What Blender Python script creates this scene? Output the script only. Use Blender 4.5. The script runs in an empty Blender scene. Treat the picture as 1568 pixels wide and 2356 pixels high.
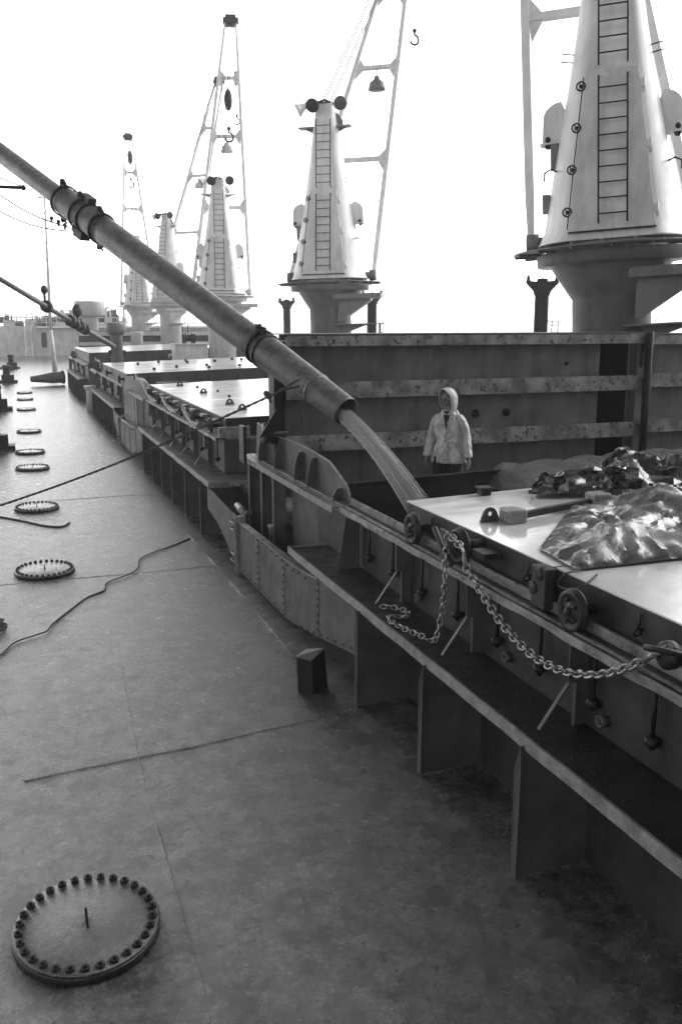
import bpy, bmesh, math, random
from mathutils import Vector, Matrix, noise
random.seed(7)
PI = math.pi
R = math.radians
S = bpy.context.scene
COL = S.collection

# ------------------------------------------------------------------ camera
FPX, CX, CY, EYE = 2085.0, 784.0, 1178.0, 4.0        # measured on a 1568 x 2356 copy of the photograph
TH = math.atan(436 / FPX)                             # pitch down
PS = math.atan(764 * math.cos(TH) / FPX)              # yaw to starboard
cam_d = bpy.data.cameras.new('camera')
cam = bpy.data.objects.new('camera', cam_d); COL.objects.link(cam)
cam.location = (0, 0, EYE)
cam.rotation_euler = (PI / 2 - TH, 0, -PS)
cam_d.sensor_fit = 'VERTICAL'; cam_d.sensor_height = 36; cam_d.lens = 36 * FPX / 2356
cam_d.clip_start = 0.05; cam_d.clip_end = 6000
S.camera = cam
S.render.resolution_x, S.render.resolution_y = 681, 1024

# ------------------------------------------------------------------ world, sun, exposure
SUN_EL, SUN_AZ = R(36), R(88)                         # azimuth from +Y towards +X
w = bpy.data.worlds.new('World'); S.world = w; w.use_nodes = True
nt = w.node_tree; nt.nodes.clear()
sky = nt.nodes.new('ShaderNodeTexSky'); sky.sky_type = 'NISHITA'; sky.sun_disc = False
sky.sun_elevation = SUN_EL; sky.sun_rotation = SUN_AZ
sky.air_density = 1.0; sky.dust_density = 6.0
bw = nt.nodes.new('ShaderNodeRGBToBW')
cl = nt.nodes.new('ShaderNodeMath'); cl.operation = 'MINIMUM'; cl.inputs[1].default_value = 9.0
mx = nt.nodes.new('ShaderNodeMix'); mx.data_type = 'RGBA'; mx.inputs[0].default_value = 0.90
mx.inputs[7].default_value = (9.2, 9.2, 9.2, 1)        # closed rain cloud, even and colourless
bg = nt.nodes.new('ShaderNodeBackground'); bg.inputs[1].default_value = 0.10
wo = nt.nodes.new('ShaderNodeOutputWorld')
nt.links.new(sky.outputs[0], bw.inputs[0]); nt.links.new(bw.outputs[0], cl.inputs[0])
tcw = nt.nodes.new('ShaderNodeTexCoord'); sx = nt.nodes.new('ShaderNodeSeparateXYZ'); nt.links.new(tcw.outputs['Generated'], sx.inputs[0])
rp = nt.nodes.new('ShaderNodeValToRGB'); e_ = rp.color_ramp.elements                # rain cloud: pale towards the horizon, darker overhead
e_[0].position = 0.0; e_[0].color = (2.3, 2.3, 2.3, 1); e_[1].position = 1.0; e_[1].color = (.12, .12, .12, 1)
for p_, v_ in ((.10, 1.75), (.28, 1.15), (.38, .55), (.55, .19)):
    q_ = e_.new(p_); q_.color = (v_, v_, v_, 1)
nt.links.new(sx.outputs[2], rp.inputs[0])
mu = nt.nodes.new('ShaderNodeMix'); mu.data_type = 'RGBA'; mu.blend_type = 'MULTIPLY'; mu.inputs[0].default_value = 1.0
nt.links.new(cl.outputs[0], mx.inputs[6]); nt.links.new(mx.outputs[2], mu.inputs[6]); nt.links.new(rp.outputs[0], mu.inputs[7]); 
dp = nt.nodes.new('ShaderNodeVectorMath'); dp.operation = 'DOT_PRODUCT'; dp.inputs[1].default_value = (math.sin(R(38)), math.cos(R(38)), 0)   # the cloud is thin and bright ahead, heavy astern
nt.links.new(tcw.outputs['Generated'], dp.inputs[0]); mr_ = nt.nodes.new('ShaderNodeMapRange'); mr_.interpolation_type = 'SMOOTHSTEP'
for i_, v_ in zip((1, 2, 3, 4), (-.25, .65, .42, 1.0)): mr_.inputs[i_].default_value = v_
nt.links.new(dp.outputs['Value'], mr_.inputs[0]); m2_ = nt.nodes.new('ShaderNodeMix'); m2_.data_type = 'RGBA'; m2_.blend_type = 'MULTIPLY'; m2_.inputs[0].default_value = 1.0
cb_ = nt.nodes.new('ShaderNodeCombineColor')
for i_ in range(3): nt.links.new(mr_.outputs[0], cb_.inputs[i_])
nt.links.new(mu.outputs[2], m2_.inputs[6]); nt.links.new(cb_.outputs[0], m2_.inputs[7]); nt.links.new(m2_.outputs[2], bg.inputs[0])
nt.links.new(bg.outputs[0], wo.inputs[0])
sd = bpy.data.lights.new('sun', 'SUN'); sd.energy = 0.9; sd.angle = R(40); sd.color = (1, 1, 1)
so = bpy.data.objects.new('sun', sd); COL.objects.link(so)
sv = Vector((math.sin(SUN_AZ) * math.cos(SUN_EL), math.cos(SUN_AZ) * math.cos(SUN_EL), math.sin(SUN_EL)))
so.rotation_euler = (-sv).to_track_quat('-Z', 'Y').to_euler(); so.location = (20, 20, 40)
S.view_settings.view_transform = 'Standard'; S.view_settings.look = 'None'
S.view_settings.gamma = 1; S.view_settings.exposure = 1.72
S.render.engine = 'CYCLES'
S.cycles.max_bounces = 6; S.cycles.volume_bounces = 2

# ------------------------------------------------------------------ measuring helper: a pixel of the photo + one known coordinate = a point of the ship
FW = Vector((math.sin(PS) * math.cos(TH), math.cos(PS) * math.cos(TH), -math.sin(TH)))
RT = Vector((math.cos(PS), -math.sin(PS), 0)); UP = RT.cross(FW)
def at(px, py, x=None, y=None, z=None, d=None):
    r = FW + RT * ((px - CX) / FPX) - UP * ((py - CY) / FPX)
    if x is not None: t = x / r.x
    elif y is not None: t = y / r.y
    elif z is not None: t = (z - EYE) / r.z
    else: t = d
    return Vector((0, 0, EYE)) + r * t

# ------------------------------------------------------------------ materials (a black and white photograph: all greys)
MATS = {}
def mat(name, base=0.2, dark=None, rough=0.5, rvar=0.15, scale=3.0, bump=0.15, bscale=30, spec=0.5, coat=0.0,
        metal=0.0, streak=0.0, spots=0.0, spotc=0.03, stretch=(1, 1, 1), ior=1.5, croughness=0.05, fine=0.0, lo=0.35, hi=0.65):
    if name in MATS: return MATS[name]
    m = bpy.data.materials.new(name); m.use_nodes = True; n = m.node_tree; L = n.links
    b = n.nodes['Principled BSDF']
    if dark is None: dark = base * 0.6
    tc = n.nodes.new('ShaderNodeNewGeometry')
    mp = n.nodes.new('ShaderNodeMapping'); mp.inputs[3].default_value = stretch
    L.new(tc.outputs['Position'], mp.inputs[0])
    def nz(sc, det=6, ro=0.6, src=None):
        t = n.nodes.new('ShaderNodeTexNoise'); t.inputs['Scale'].default_value = sc
        t.inputs['Detail'].default_value = det; t.inputs['Roughness'].default_value = ro
        L.new(src or mp.outputs[0], t.inputs['Vector']); return t
    def ramp(src, a, c, va, vc):
        r = n.nodes.new('ShaderNodeMapRange'); r.inputs[1].default_value = a; r.inputs[2].default_value = c
        r.inputs[3].default_value = va; r.inputs[4].default_value = vc; L.new(src, r.inputs[0]); return r.outputs[0]
    def math_(op, a, c):
        r = n.nodes.new('ShaderNodeMath'); r.operation = op
        for i, v in enumerate((a, c)):
            if isinstance(v, (int, float)): r.inputs[i].default_value = v
            else: L.new(v, r.inputs[i])
        return r.outputs[0]
    n1 = nz(scale, 12 if name.startswith('wet_d') or name.startswith('wet_l') else 6, 0.82 if name.startswith('wet_d') or name.startswith('wet_l') else 0.6)
    v = ramp(n1.outputs[0], lo, hi, dark, base)
    if fine:
        v = math_('MULTIPLY', v, ramp(nz(38, 5, 0.8).outputs[0], 0.3, 0.7, 1 - fine, 1 + fine))
    if streak:                                         # rain and rust runs down vertical plates
        mp2 = n.nodes.new('ShaderNodeMapping'); mp2.inputs[3].default_value = (3, 3, 0.4)
        L.new(tc.outputs['Position'], mp2.inputs[0])
        v = math_('MULTIPLY', v, ramp(nz(1.6, 6, 0.7, mp2.outputs[0]).outputs[0], 0.45, 0.75, 1.0, 1 - streak))
    if spots:
        k = ramp(nz(scale * 3.2, 8, 0.7).outputs[0], spots, spots + 0.04, 0, 1)
        mxn = n.nodes.new('ShaderNodeMix'); mxn.data_type = 'FLOAT'
        L.new(k, mxn.inputs[0]); L.new(v, mxn.inputs[2]); mxn.inputs[3].default_value = spotc; v = mxn.outputs[0]
    cmb = n.nodes.new('ShaderNodeCombineColor')
    for i in range(3): L.new(v, cmb.inputs[i])
    L.new(cmb.outputs[0], b.inputs['Base Color'])
    L.new(ramp(nz(scale * 1.7).outputs[0], 0.35, 0.65, max(0.02, rough - rvar), min(1, rough + rvar)), b.inputs['Roughness'])
    b.inputs['Specular IOR Level'].default_value = spec; b.inputs['IOR'].default_value = ior
    b.inputs['Coat Weight'].default_value = coat; b.inputs['Coat Roughness'].default_value = croughness
    b.inputs['Metallic'].default_value = metal
    if bump:
        bp = n.nodes.new('ShaderNodeBump'); bp.inputs['Strength'].default_value = bump; bp.inputs['Distance'].default_value = 0.02
        L.new(nz(bscale, 5, 0.65).outputs[0], bp.inputs['Height']); L.new(bp.outputs[0], b.inputs['Normal'])
    MATS[name] = m; return m

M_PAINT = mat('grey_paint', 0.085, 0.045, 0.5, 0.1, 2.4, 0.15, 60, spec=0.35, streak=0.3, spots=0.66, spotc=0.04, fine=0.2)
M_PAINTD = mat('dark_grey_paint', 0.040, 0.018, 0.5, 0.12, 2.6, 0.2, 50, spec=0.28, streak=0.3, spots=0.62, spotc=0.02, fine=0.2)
M_EDGE = mat('worn_edge_paint', 0.25, 0.11, 0.4, 0.1, 7, 0.2, 70, spots=0.63, spotc=0.04, fine=0.25)
M_RAIL = mat('worn_rail_steel', 0.26, 0.08, 0.3, 0.1, 6, 0.3, 60, spots=0.6, spotc=0.03, stretch=(1, .6, 1))
M_DARK = mat('greasy_dark_steel', 0.022, 0.010, 0.45, 0.1, 6, 0.3, 60, spec=0.3)
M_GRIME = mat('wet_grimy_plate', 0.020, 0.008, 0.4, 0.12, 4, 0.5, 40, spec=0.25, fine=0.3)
M_BLACK = mat('black_iron', 0.014, 0.008, 0.5, 0.1, 6, 0.2, 60, spec=0.25)
M_CPANEL_SHADE = mat('shaded_crane_panel_paint', 0.70, 0.56, 0.45, 0.1, 1.6, 0.1, 40, streak=0.3, spots=0.72, spotc=0.15, fine=0.1)  # house paint made darker: the panel's different lighting is put into the colour
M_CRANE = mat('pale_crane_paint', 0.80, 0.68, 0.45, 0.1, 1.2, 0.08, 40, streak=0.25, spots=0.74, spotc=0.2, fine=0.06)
M_CRANE_HAZED = mat('hazed_pedestal_paint', 0.65, 0.5, 0.45, 0.1, 1.2, 0.1, 40, streak=0.3, fine=0.08)  # haze put into the colour: paler paint for the far cranes' pedestals
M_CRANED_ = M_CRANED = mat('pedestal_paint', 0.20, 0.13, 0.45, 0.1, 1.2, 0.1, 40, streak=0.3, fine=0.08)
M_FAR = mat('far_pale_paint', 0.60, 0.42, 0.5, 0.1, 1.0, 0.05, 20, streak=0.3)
M_PIPE = mat('scuffed_pipe_steel', 0.13, 0.05, 0.34, 0.1, 7, 0.3, 45, fine=0.35, spots=0.62, spotc=0.03, lo=.35, hi=.65)
M_CHAIN = mat('wet_chain_steel', 0.40, 0.12, 0.22, 0.08, 20, 0.2, 80, metal=0.5)
M_ROPE = mat('wet_rope', 0.06, 0.03, 0.7, 0.1, 40, 0.6, 160)
M_WIRE = mat('wire_rope', 0.12, 0.07, 0.5, 0.1, 30, 0.3, 160)
M_TARP = mat('wet_tarpaulin', 0.13, 0.07, 0.34, 0.12, 9, 0.25, 34, fine=0.5, coat=0.35, croughness=0.16, ior=1.7)
M_JACKET = mat('oilskin_cloth', 0.62, 0.38, 0.26, 0.08, 7, 0.5, 14)
M_TROUSER = mat('dark_cloth', 0.018, 0.012, 0.8, 0.05, 10, 0.2, 60)
M_SKIN = mat('skin', 0.22, 0.15, 0.5, 0.05, 20, 0.05, 60)
M_HAIR = mat('dark_hair', 0.02, 0.015, 0.5, 0.05, 40, 0.4, 90)
M_GRAIN = mat('pouring_grain', 0.55, 0.38, 0.8, 0.05, 50, 0.5, 140, fine=0.15)
M_GLASS = mat('lamp_glass', 0.03, 0.02, 0.15, 0.03, 10, 0.0)
M_WHITE = mat('white_paint', 0.75, 0.6, 0.4, 0.1, 3, 0.1, 30)
M_RIVET = mat('bolt_heads', 0.06, 0.03, 0.45, 0.1, 20, 0.2, 60)
# film of rain water on steel plate: deck and hatch tops
def wet_plate(name, base, dark, ior, r0, r1, bump, bscale, coarse, stretch, grit=0.5):
    dk = name == 'wet_deck_plate' or name == 'wet_lid_plate'
    m = mat(name, base, dark, 0.3, 0.1, 3.2 if dk else 1.1, 0, fine=grit, ior=ior, spots=0.60 if dk else .66, spotc=dark * 0.5, lo=.40 if dk else .35, hi=.66 if dk else .65)
    n = m.node_tree; L = n.links; b = n.nodes['Principled BSDF']
    g = n.nodes.new('ShaderNodeNewGeometry')
    mp = n.nodes.new('ShaderNodeMapping'); mp.inputs[3].default_value = stretch; L.new(g.outputs['Position'], mp.inputs[0])
    t1 = n.nodes.new('ShaderNodeTexNoise'); t1.inputs['Scale'].default_value = coarse; t1.inputs['Detail'].default_value = 10; t1.inputs['Roughness'].default_value = 0.72
    t2 = n.nodes.new('ShaderNodeTexNoise'); t2.inputs['Scale'].default_value = bscale; t2.inputs['Detail'].default_value = 8; t2.inputs['Roughness'].default_value = 0.8
    for t in (t1, t2): L.new(mp.outputs[0], t.inputs['Vector'])
    mr = n.nodes.new('ShaderNodeMapRange'); mr.inputs[1].default_value = 0.38; mr.inputs[2].default_value = 0.62
    mr.inputs[3].default_value = r0; mr.inputs[4].default_value = r1; L.new(t1.outputs[0], mr.inputs[0]); L.new(mr.outputs[0], b.inputs['Roughness'])
    bp = n.nodes.new('ShaderNodeBump'); bp.inputs['Strength'].default_value = bump; bp.inputs['Distance'].default_value = 0.015 if dk else 0.007
    L.new(t2.outputs[0], bp.inputs['Height']); L.new(bp.outputs[0], b.inputs['Normal'])
    return m
M_DECK = wet_plate('wet_deck_plate', 0.17, 0.004, 1.8, 0.03, 0.28, 0.95, 16, 4.0, (1, 1, 1), 0.9)
M_COVER2 = wet_plate('rainy_cover_plate', 0.72, 0.55, 2.6, 0.12, 0.28, 0.08, 8, 1.2, (0.35, 2.2, 1), 0.1)
M_COVER = wet_plate('wet_cover_plate', 0.62, 0.45, 2.4, 0.05, 0.26, 0.10, 7, 1.2, (0.35, 2.2, 1), 0.12)

# ------------------------------------------------------------------ mesh builder
class MB:
    def __init__(self): self.v = []; self.f = []; self.sm = []
    def add(self, vs, fs, smooth=False):
        o = len(self.v); self.v += [tuple(p) for p in vs]
        for f in fs: self.f.append(tuple(i + o for i in f)); self.sm.append(smooth)
        return self
    def box(self, a, b):
        x0, y0, z0 = (min(a[i], b[i]) for i in range(3)); x1, y1, z1 = (max(a[i], b[i]) for i in range(3))
        vs = [(x0,y0,z0),(x1,y0,z0),(x1,y1,z0),(x0,y1,z0),(x0,y0,z1),(x1,y0,z1),(x1,y1,z1),(x0,y1,z1)]
        return self.add(vs, [(0,3,2,1),(4,5,6,7),(0,1,5,4),(1,2,6,5),(2,3,7,6),(3,0,4,7)])
    def hexa(self, vs):                                 # 8 corners, bottom ring then top ring
        return self.add(vs, [(0,3,2,1),(4,5,6,7),(0,1,5,4),(1,2,6,5),(2,3,7,6),(3,0,4,7)])
    def prism(self, pts, d):                            # planar polygon pushed along vector d
        n = len(pts); d = Vector(d); a = [Vector(p) for p in pts]; b = [p + d for p in a]
        fs = [tuple(range(n))[::-1], tuple(range(n, 2 * n))] + [(i, (i + 1) % n, n + (i + 1) % n, n + i) for i in range(n)]
        return self.add(a + b, fs)
    def tube(self, pts, r, seg=10, cap=True, r2=None, smooth=True, rr=None):
        pts = [Vector(p) for p in pts]; n = len(pts); vs = []; up = None
        for i, p in enumerate(pts):
            t = (pts[min(i + 1, n - 1)] - pts[max(i - 1, 0)]).normalized()
            if up is None:
                up = Vector((0, 0, 1)) if abs(t.z) < 0.9 else Vector((1, 0, 0))
            s = t.cross(up).normalized(); up = s.cross(t).normalized()
            ra = rr[i] if rr else (r if r2 is None else r + (r2 - r) * i / (n - 1))
            for k in range(seg):
                a = 2 * PI * k / seg; vs.append(p + s * (ra * math.cos(a)) + up * (ra * math.sin(a)))
        fs = [(i * seg + k, i * seg + (k + 1) % seg, (i + 1) * seg + (k + 1) % seg, (i + 1) * seg + k) for i in range(n - 1) for k in range(seg)]
        self.add(vs, fs, smooth)
        if cap:
            o = len(self.v) - len(vs)
            self.f += [tuple(o + k for k in range(seg))[::-1], tuple(o + (n - 1) * seg + k for k in range(seg))]; self.sm += [False, False]
        return self
    def bar(self, a, b, w, h=None, up=(0, 0, 1)):        # rectangular bar
        a = Vector(a); b = Vector(b); t = (b - a).normalized(); h = h or w; u = Vector(up)
        if abs(t.dot(u)) > 0.98: u = Vector((0, 1, 0)) if abs(t.y) < 0.9 else Vector((1, 0, 0))
        s = t.cross(u).normalized() * (w / 2); q = s.cross(t).normalized() * (h / 2)
        return self.hexa([a - s - q, a + s - q, b + s - q, b - s - q, a - s + q, a + s + q, b + s + q, b - s + q])
    def lathe(self, c, prof, seg=32, smooth=True, axis=(0, 0, 1), close=False):   # prof: (radius, height) list
        c = Vector(c); ax = Vector(axis).normalized(); u = Vector((1, 0, 0)) if abs(ax.x) < 0.9 else Vector((0, 1, 0))
        s = ax.cross(u).normalized(); q = ax.cross(s); vs = []; n = len(prof)
        for r, h in prof:
            for k in range(seg):
                a = 2 * PI * k / seg; vs.append(c + ax * h + s * (r * math.cos(a)) + q * (r * math.sin(a)))
        fs = [(i * seg + k, i * seg + (k + 1) % seg, (i + 1) * seg + (k + 1) % seg, (i + 1) * seg + k) for i in range(n - 1) for k in range(seg)]
        if close: fs += [((n - 1) * seg + k, (n - 1) * seg + (k + 1) % seg, (k + 1) % seg, k) for k in range(seg)]
        else: fs += [tuple(range(seg))[::-1], tuple((n - 1) * seg + k for k in range(seg))]
        return self.add(vs, fs, smooth)
    def torus(self, c, R1, r, axis, seg=20, rs=8, sx=1.0, xdir=None):
        ax = Vector(axis).normalized(); u = Vector(xdir).normalized() if xdir is not None else (Vector((1, 0, 0)) if abs(ax.x) < 0.9 else Vector((0, 1, 0)))
        s = (u - ax * u.dot(ax)).normalized(); q = ax.cross(s); c = Vector(c); vs = []
        for i in range(seg):
            a = 2 * PI * i / seg; d = s * math.cos(a) + q * math.sin(a); p = c + s * (R1 * sx * math.cos(a)) + q * (R1 * math.sin(a))
            for k in range(rs):
                b = 2 * PI * k / rs; vs.append(p + d * (r * math.cos(b)) + ax * (r * math.sin(b)))
        fs = [(i * rs + k, ((i + 1) % seg) * rs + k, ((i + 1) % seg) * rs + (k + 1) % rs, i * rs + (k + 1) % rs) for i in range(seg) for k in range(rs)]
        return self.add(vs, fs, True)
    def sphere(self, c, r, sc=(1, 1, 1), seg=12, rings=8):
        c = Vector(c); vs = []; fs = []
        for i in range(rings + 1):
            a = PI * i / rings
            for k in range(seg):
                b = 2 * PI * k / seg; vs.append((c.x + r * sc[0] * math.sin(a) * math.cos(b), c.y + r * sc[1] * math.sin(a) * math.sin(b), c.z + r * sc[2] * math.cos(a)))
        for i in range(rings):
            for k in range(seg): fs.append((i * seg + k, (i + 1) * seg + k, (i + 1) * seg + (k + 1) % seg, i * seg + (k + 1) % seg))
        return self.add(vs, fs, True)
    def build(self, name, m, parent=None, bevel=0.0):
        me = bpy.data.meshes.new(name); me.from_pydata(self.v, [], self.f); me.update()
        bm = bmesh.new(); bm.from_mesh(me); bmesh.ops.recalc_face_normals(bm, faces=bm.faces); bm.to_mesh(me); bm.free()
        me.polygons.foreach_set('use_smooth', self.sm); me.materials.append(m)
        o = bpy.data.objects.new(name, me); COL.objects.link(o)
        if parent is not None: o.parent = parent
        if bevel:
            b = o.modifiers.new('bevel', 'BEVEL'); b.width = bevel; b.segments = 2; b.limit_method = 'ANGLE'; b.angle_limit = R(40)
        return o
def tag(o, label, cat, group=None, kind=None):
    o['label'] = label; o['category'] = cat
    if group: o['group'] = group
    if kind: o['kind'] = kind
    return o
def thing(name, label, cat, loc=(0, 0, 0), rz=0, group=None):
    o = bpy.data.objects.new(name, None); COL.objects.link(o); o.location = loc; o.rotation_euler = (0, 0, rz); o.empty_display_size = 0.2
    return tag(o, label, cat, group)
def dup(o, parent=None, loc=None, rz=None):
    c = o.copy(); COL.objects.link(c)
    if parent is not None: c.parent = parent
    if loc is not None: c.location = loc
    if rz is not None: c.rotation_euler = (0, 0, rz)
    for ch in list(o.children): dup(ch, c)
    return c
def structure(o): o['kind'] = 'structure'; return o

# ------------------------------------------------------------------ the ship: one set of measures (metres)
X_SH, X_CO, X_RL, X_CV = 3.26, 3.83, 3.66, 3.90          # shelf edge, coaming plate, rail edge, cover side
Z_SH, Z_RL, Z_CV = 1.08, 1.79, 2.12
XR = 22 - X_CO                                            # starboard coaming: the ship is symmetric about x = 11
CAMB = 0.030                                              # camber of covers and transverse coamings
def camber(x): return CAMB * (min(x, 22 - x) - X_CV)

# ---- deck (gently uneven plate), sea
m = MB(); nx, ny = 60, 150
xs = [-3.2 + 28.4 * i / nx for i in range(nx + 1)]; ys = [-14 + 154 * (j / ny) ** 1.35 for j in range(ny + 1)]
vs = []
for y in ys:
    for x in xs:
        vs.append((x, y, 0.018 * noise.noise(Vector((x * 0.8, y * 0.8, 3))) - 0.01))
m.add(vs, [(j * (nx + 1) + i, j * (nx + 1) + i + 1, (j + 1) * (nx + 1) + i + 1, (j + 1) * (nx + 1) + i) for j in range(ny) for i in range(nx)], True)
m.box((-3.2, -14, -6.5), (-3.1, 140, -0.06)); m.box((25.1, -14, -6.5), (25.2, 140, -0.06))
deck = structure(m.build('deck', M_DECK))
def seam(pts, wdt=0.035, hgt=0.011):
    m = MB(); P_ = [Vector(p) for p in pts]; Q = []
    for a, b in zip(P_, P_[1:]):
        k = max(2, int((b - a).length / 0.15))
        for i in range(k): Q.append(a.lerp(b, i / k) + Vector((random.uniform(-.006, .006), random.uniform(-.006, .006), 0)))
    Q.append(P_[-1]); m.tube([(q.x, q.y, 0.018 * noise.noise(Vector((q.x * 0.8, q.y * 0.8, 3))) - 0.010 - wdt / 2 + hgt * .5) for q in Q], wdt / 2, 8)
    o = m.build('weld_seam', M_DECK, deck); return o
seam([(0.78, 3.4, 0), (0.84, 4.9, 0), (0.86, 8.1, 0), (1.02, 11.3, 0)])
seam([(-0.15, 7.95, 0), (1.4, 8.1, 0), (2.98, 8.34, 0)]); seam([(2.99, 17.0, 0), (3.02, 11.9, 0), (3.0, 10, 0)], 0.018, .007)
seam([(-1.5, 14.6, 0), (3.2, 14.6, 0)]); seam([(-1.5, 21.5, 0), (3.2, 21.5, 0)])
sea = MB().add([(-1450, -1450, -6), (1450, -1450, -6), (1450, 1450, -6), (-1450, 1450, -6)], [(0, 1, 2, 3)])
M_SEA = mat('calm_grey_water', 0.32, 0.28, 0.12, 0.02, 0.05, 0.0, spec=0.5, ior=1.33)
structure(sea.build('sea', M_SEA))

# ------------------------------------------------------------------ hatch coamings
def flat_web(y, parent, z0=0.0, z1=None, x0=X_SH - 0.05):
    z1 = z1 or Z_SH - 0.045
    m = MB(); m.box((x0 + 0.02, y - 0.007, z0), (X_CO - 0.006, y + 0.007, z1))          # plate
    lean = 0.03
    m.prism([(x0, y - 0.035, z0), (x0, y + 0.035, z0), (x0, y + 0.045, z1 - 0.18), (x0 + .02, y, z1), (x0, y - 0.045, z1 - 0.18)], (0.016, 0, 0))  # face flat
    return m.build('web', M_PAINT, parent)
def stay(y, parent):                                    # upper stiffener with its slanted brace down to the shelf
    m = MB(); m.box((X_RL + 0.0, y - 0.007, 1.42), (X_CO - 0.006, y + 0.007, Z_RL - 0.07))
    m.box((X_RL + 0.06, y - 0.02, Z_SH + 0.004), (X_RL + 0.075, y + 0.02, 1.42)); m.box((X_RL + 0.075, y - 0.006, Z_SH + 0.004), (X_CO - 0.006, y + 0.006, 1.42))
    s = m.build('stay', M_PAINT, parent)
    MB().bar((X_RL + 0.02, y, 1.44), (X_SH + 0.17, y, Z_SH + 0.012), 0.012, 0.035, up=(0, 1, 0)).build('brace', M_PAINT, s)
    return s
def cleat(y, parent, z=1.33):                            # hanging wedge cleat: rod and acorn
    m = MB(); m.tube([(X_CO - 0.05, y, Z_RL - 0.07), (X_CO - 0.05, y, z)], 0.016, 8)
    m.lathe((X_CO - 0.05, y, z - 0.09), [(0.004, 0), (0.02, 0.015), (0.03, 0.035), (0.05, 0.045), (0.055, 0.06), (0.055, 0.085), (0.04, 0.1), (0.018, 0.105)], 12)
    return m.build('cleat', M_BLACK, parent)
def coaming(label, y0, y1, ysh0, ysh1, rail_end, webs, stays, cleats, yfwd, group):
    t = thing('hatch_coaming', label, 'hatch coaming', (X_CO, y0, 0), 0, group)
    def par(o): o.matrix_parent_inverse = Matrix.Translation((-X_CO, -y0, 0)); return o
    m = MB(); m.box((X_CO, y0, 0), (X_CO + 0.014, yfwd, Z_RL - 0.07))
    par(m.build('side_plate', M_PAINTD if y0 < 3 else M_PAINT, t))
    m = MB(); m.box((XR - 0.014, y0, 0), (XR, yfwd, Z_RL - 0.07)); par(m.build('starboard_plate', M_PAINT, t))
    # transverse coamings with camber, forward and aft
    for yy in (yfwd, y0):
        m = MB(); N = 24; top = []
        for i in range(N + 1):
            x = X_CO + 0.02 + (XR - X_CO - 0.04) * i / N; top.append((x, yy, Z_RL - 0.01 + camber(x)))
        m.prism([(X_CO + 0.02, yy, 0), (XR - 0.02, yy, 0)] + top[::-1], (0, 0.016, 0))
        for i in range(N):
            a, b = top[i], top[i + 1]
            m.hexa([(a[0], yy - 0.03, a[2] + .002), (b[0], yy - 0.03, b[2] + .002), (b[0], yy + 0.045, b[2] + .002), (a[0], yy + 0.045, a[2] + .002),
                    (a[0], yy - 0.03, a[2] + 0.024), (b[0], yy - 0.03, b[2] + 0.024), (b[0], yy + 0.045, b[2] + 0.024), (a[0], yy + 0.045, a[2] + 0.024)])
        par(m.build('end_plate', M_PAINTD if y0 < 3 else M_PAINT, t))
    # shelf with its face flat, slightly dented like the real one
    def dent(y, a=0.012): return a * noise.noise(Vector((0, y * 1.3, 9)))
    m = MB(); N = max(8, int((ysh1 - ysh0) / 0.12)); Y = [ysh0 + (ysh1 - ysh0) * i / N for i in range(N + 1)]
    vs = []
    for y in Y:
        d = dent(y); vs += [(X_SH + 0.012 + d, y, Z_SH - 0.012), (X_CO - .004, y, Z_SH - 0.012), (X_CO - .004, y, Z_SH), (X_SH + 0.012 + d, y, Z_SH)]
    m.add(vs, [(4 * i + k, 4 * i + (k + 1) % 4, 4 * i + 4 + (k + 1) % 4, 4 * i + 4 + k) for i in range(N) for k in range(4)] + [(0, 1, 2, 3), (4 * N + 3, 4 * N + 2, 4 * N + 1, 4 * N)])
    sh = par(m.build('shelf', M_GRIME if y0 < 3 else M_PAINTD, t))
    m = MB(); vs = []
    for y in Y:
        d = dent(y); e = 0.012 * noise.noise(Vector((5, y * 1.7, 1)))
        vs += [(X_SH + d, y, Z_SH - 0.07 + e), (X_SH + 0.014 + d, y, Z_SH - 0.07 + e), (X_SH + 0.03 + d, y, Z_SH + 0.026 + e * .6), (X_SH + d + 0.006, y, Z_SH + 0.028 + e * .6)]
    m.add(vs, [(4 * i + k, 4 * i + (k + 1) % 4, 4 * i + 4 + (k + 1) % 4, 4 * i + 4 + k) for i in range(N) for k in range(4)] + [(0, 1, 2, 3), (4 * N + 3, 4 * N + 2, 4 * N + 1, 4 * N)])
    ff = m.build('face_flat', M_EDGE, sh)
    # rail: lip angle, running flat and inner compression bar
    ye = rail_end; m = MB()
    N = max(8, int((ye - y0) / 0.12)); Y = [y0 + (ye - y0) * i / N for i in range(N + 1)]
    def strip(x0, x1, z0, z1, j=0.0):
        vs = []
        for y in Y:
            e = j * noise.noise(Vector((x0 * 7, y * 3.1, 4)))
            vs += [(x0 + e, y, z0 + e), (x1, y, z0), (x1, y, z1), (x0 + e, y, z1)]
        m.add(vs, [(4 * i + k, 4 * i + (k + 1) % 4, 4 * i + 4 + (k + 1) % 4, 4 * i + 4 + k) for i in range(N) for k in range(4)] + [(0, 1, 2, 3), (4 * N + 3, 4 * N + 2, 4 * N + 1, 4 * N)])
    strip(X_RL, X_RL + 0.014, Z_RL - 0.068, Z_RL, 0.01);     strip(X_RL + 0.05, X_RL + 0.075, Z_RL - 0.010, Z_RL + 0.012, 0.006)
    strip(X_CO + 0.01, X_CO + 0.035, Z_RL - 0.010, Z_RL + 0.075, 0.0)
    par(m.build('rail', M_RAIL, t)); m = MB(); strip(X_RL + 0.016, X_CO + 0.12, Z_RL - 0.03, Z_RL - 0.012, 0); par(m.build('running_flat', M_DARK, t))
    for y in webs: par(flat_web(y, t))
    for y in stays:
        s = par(stay(y, t))
    for y in cleats: par(cleat(y, t))
    return t, par
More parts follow.
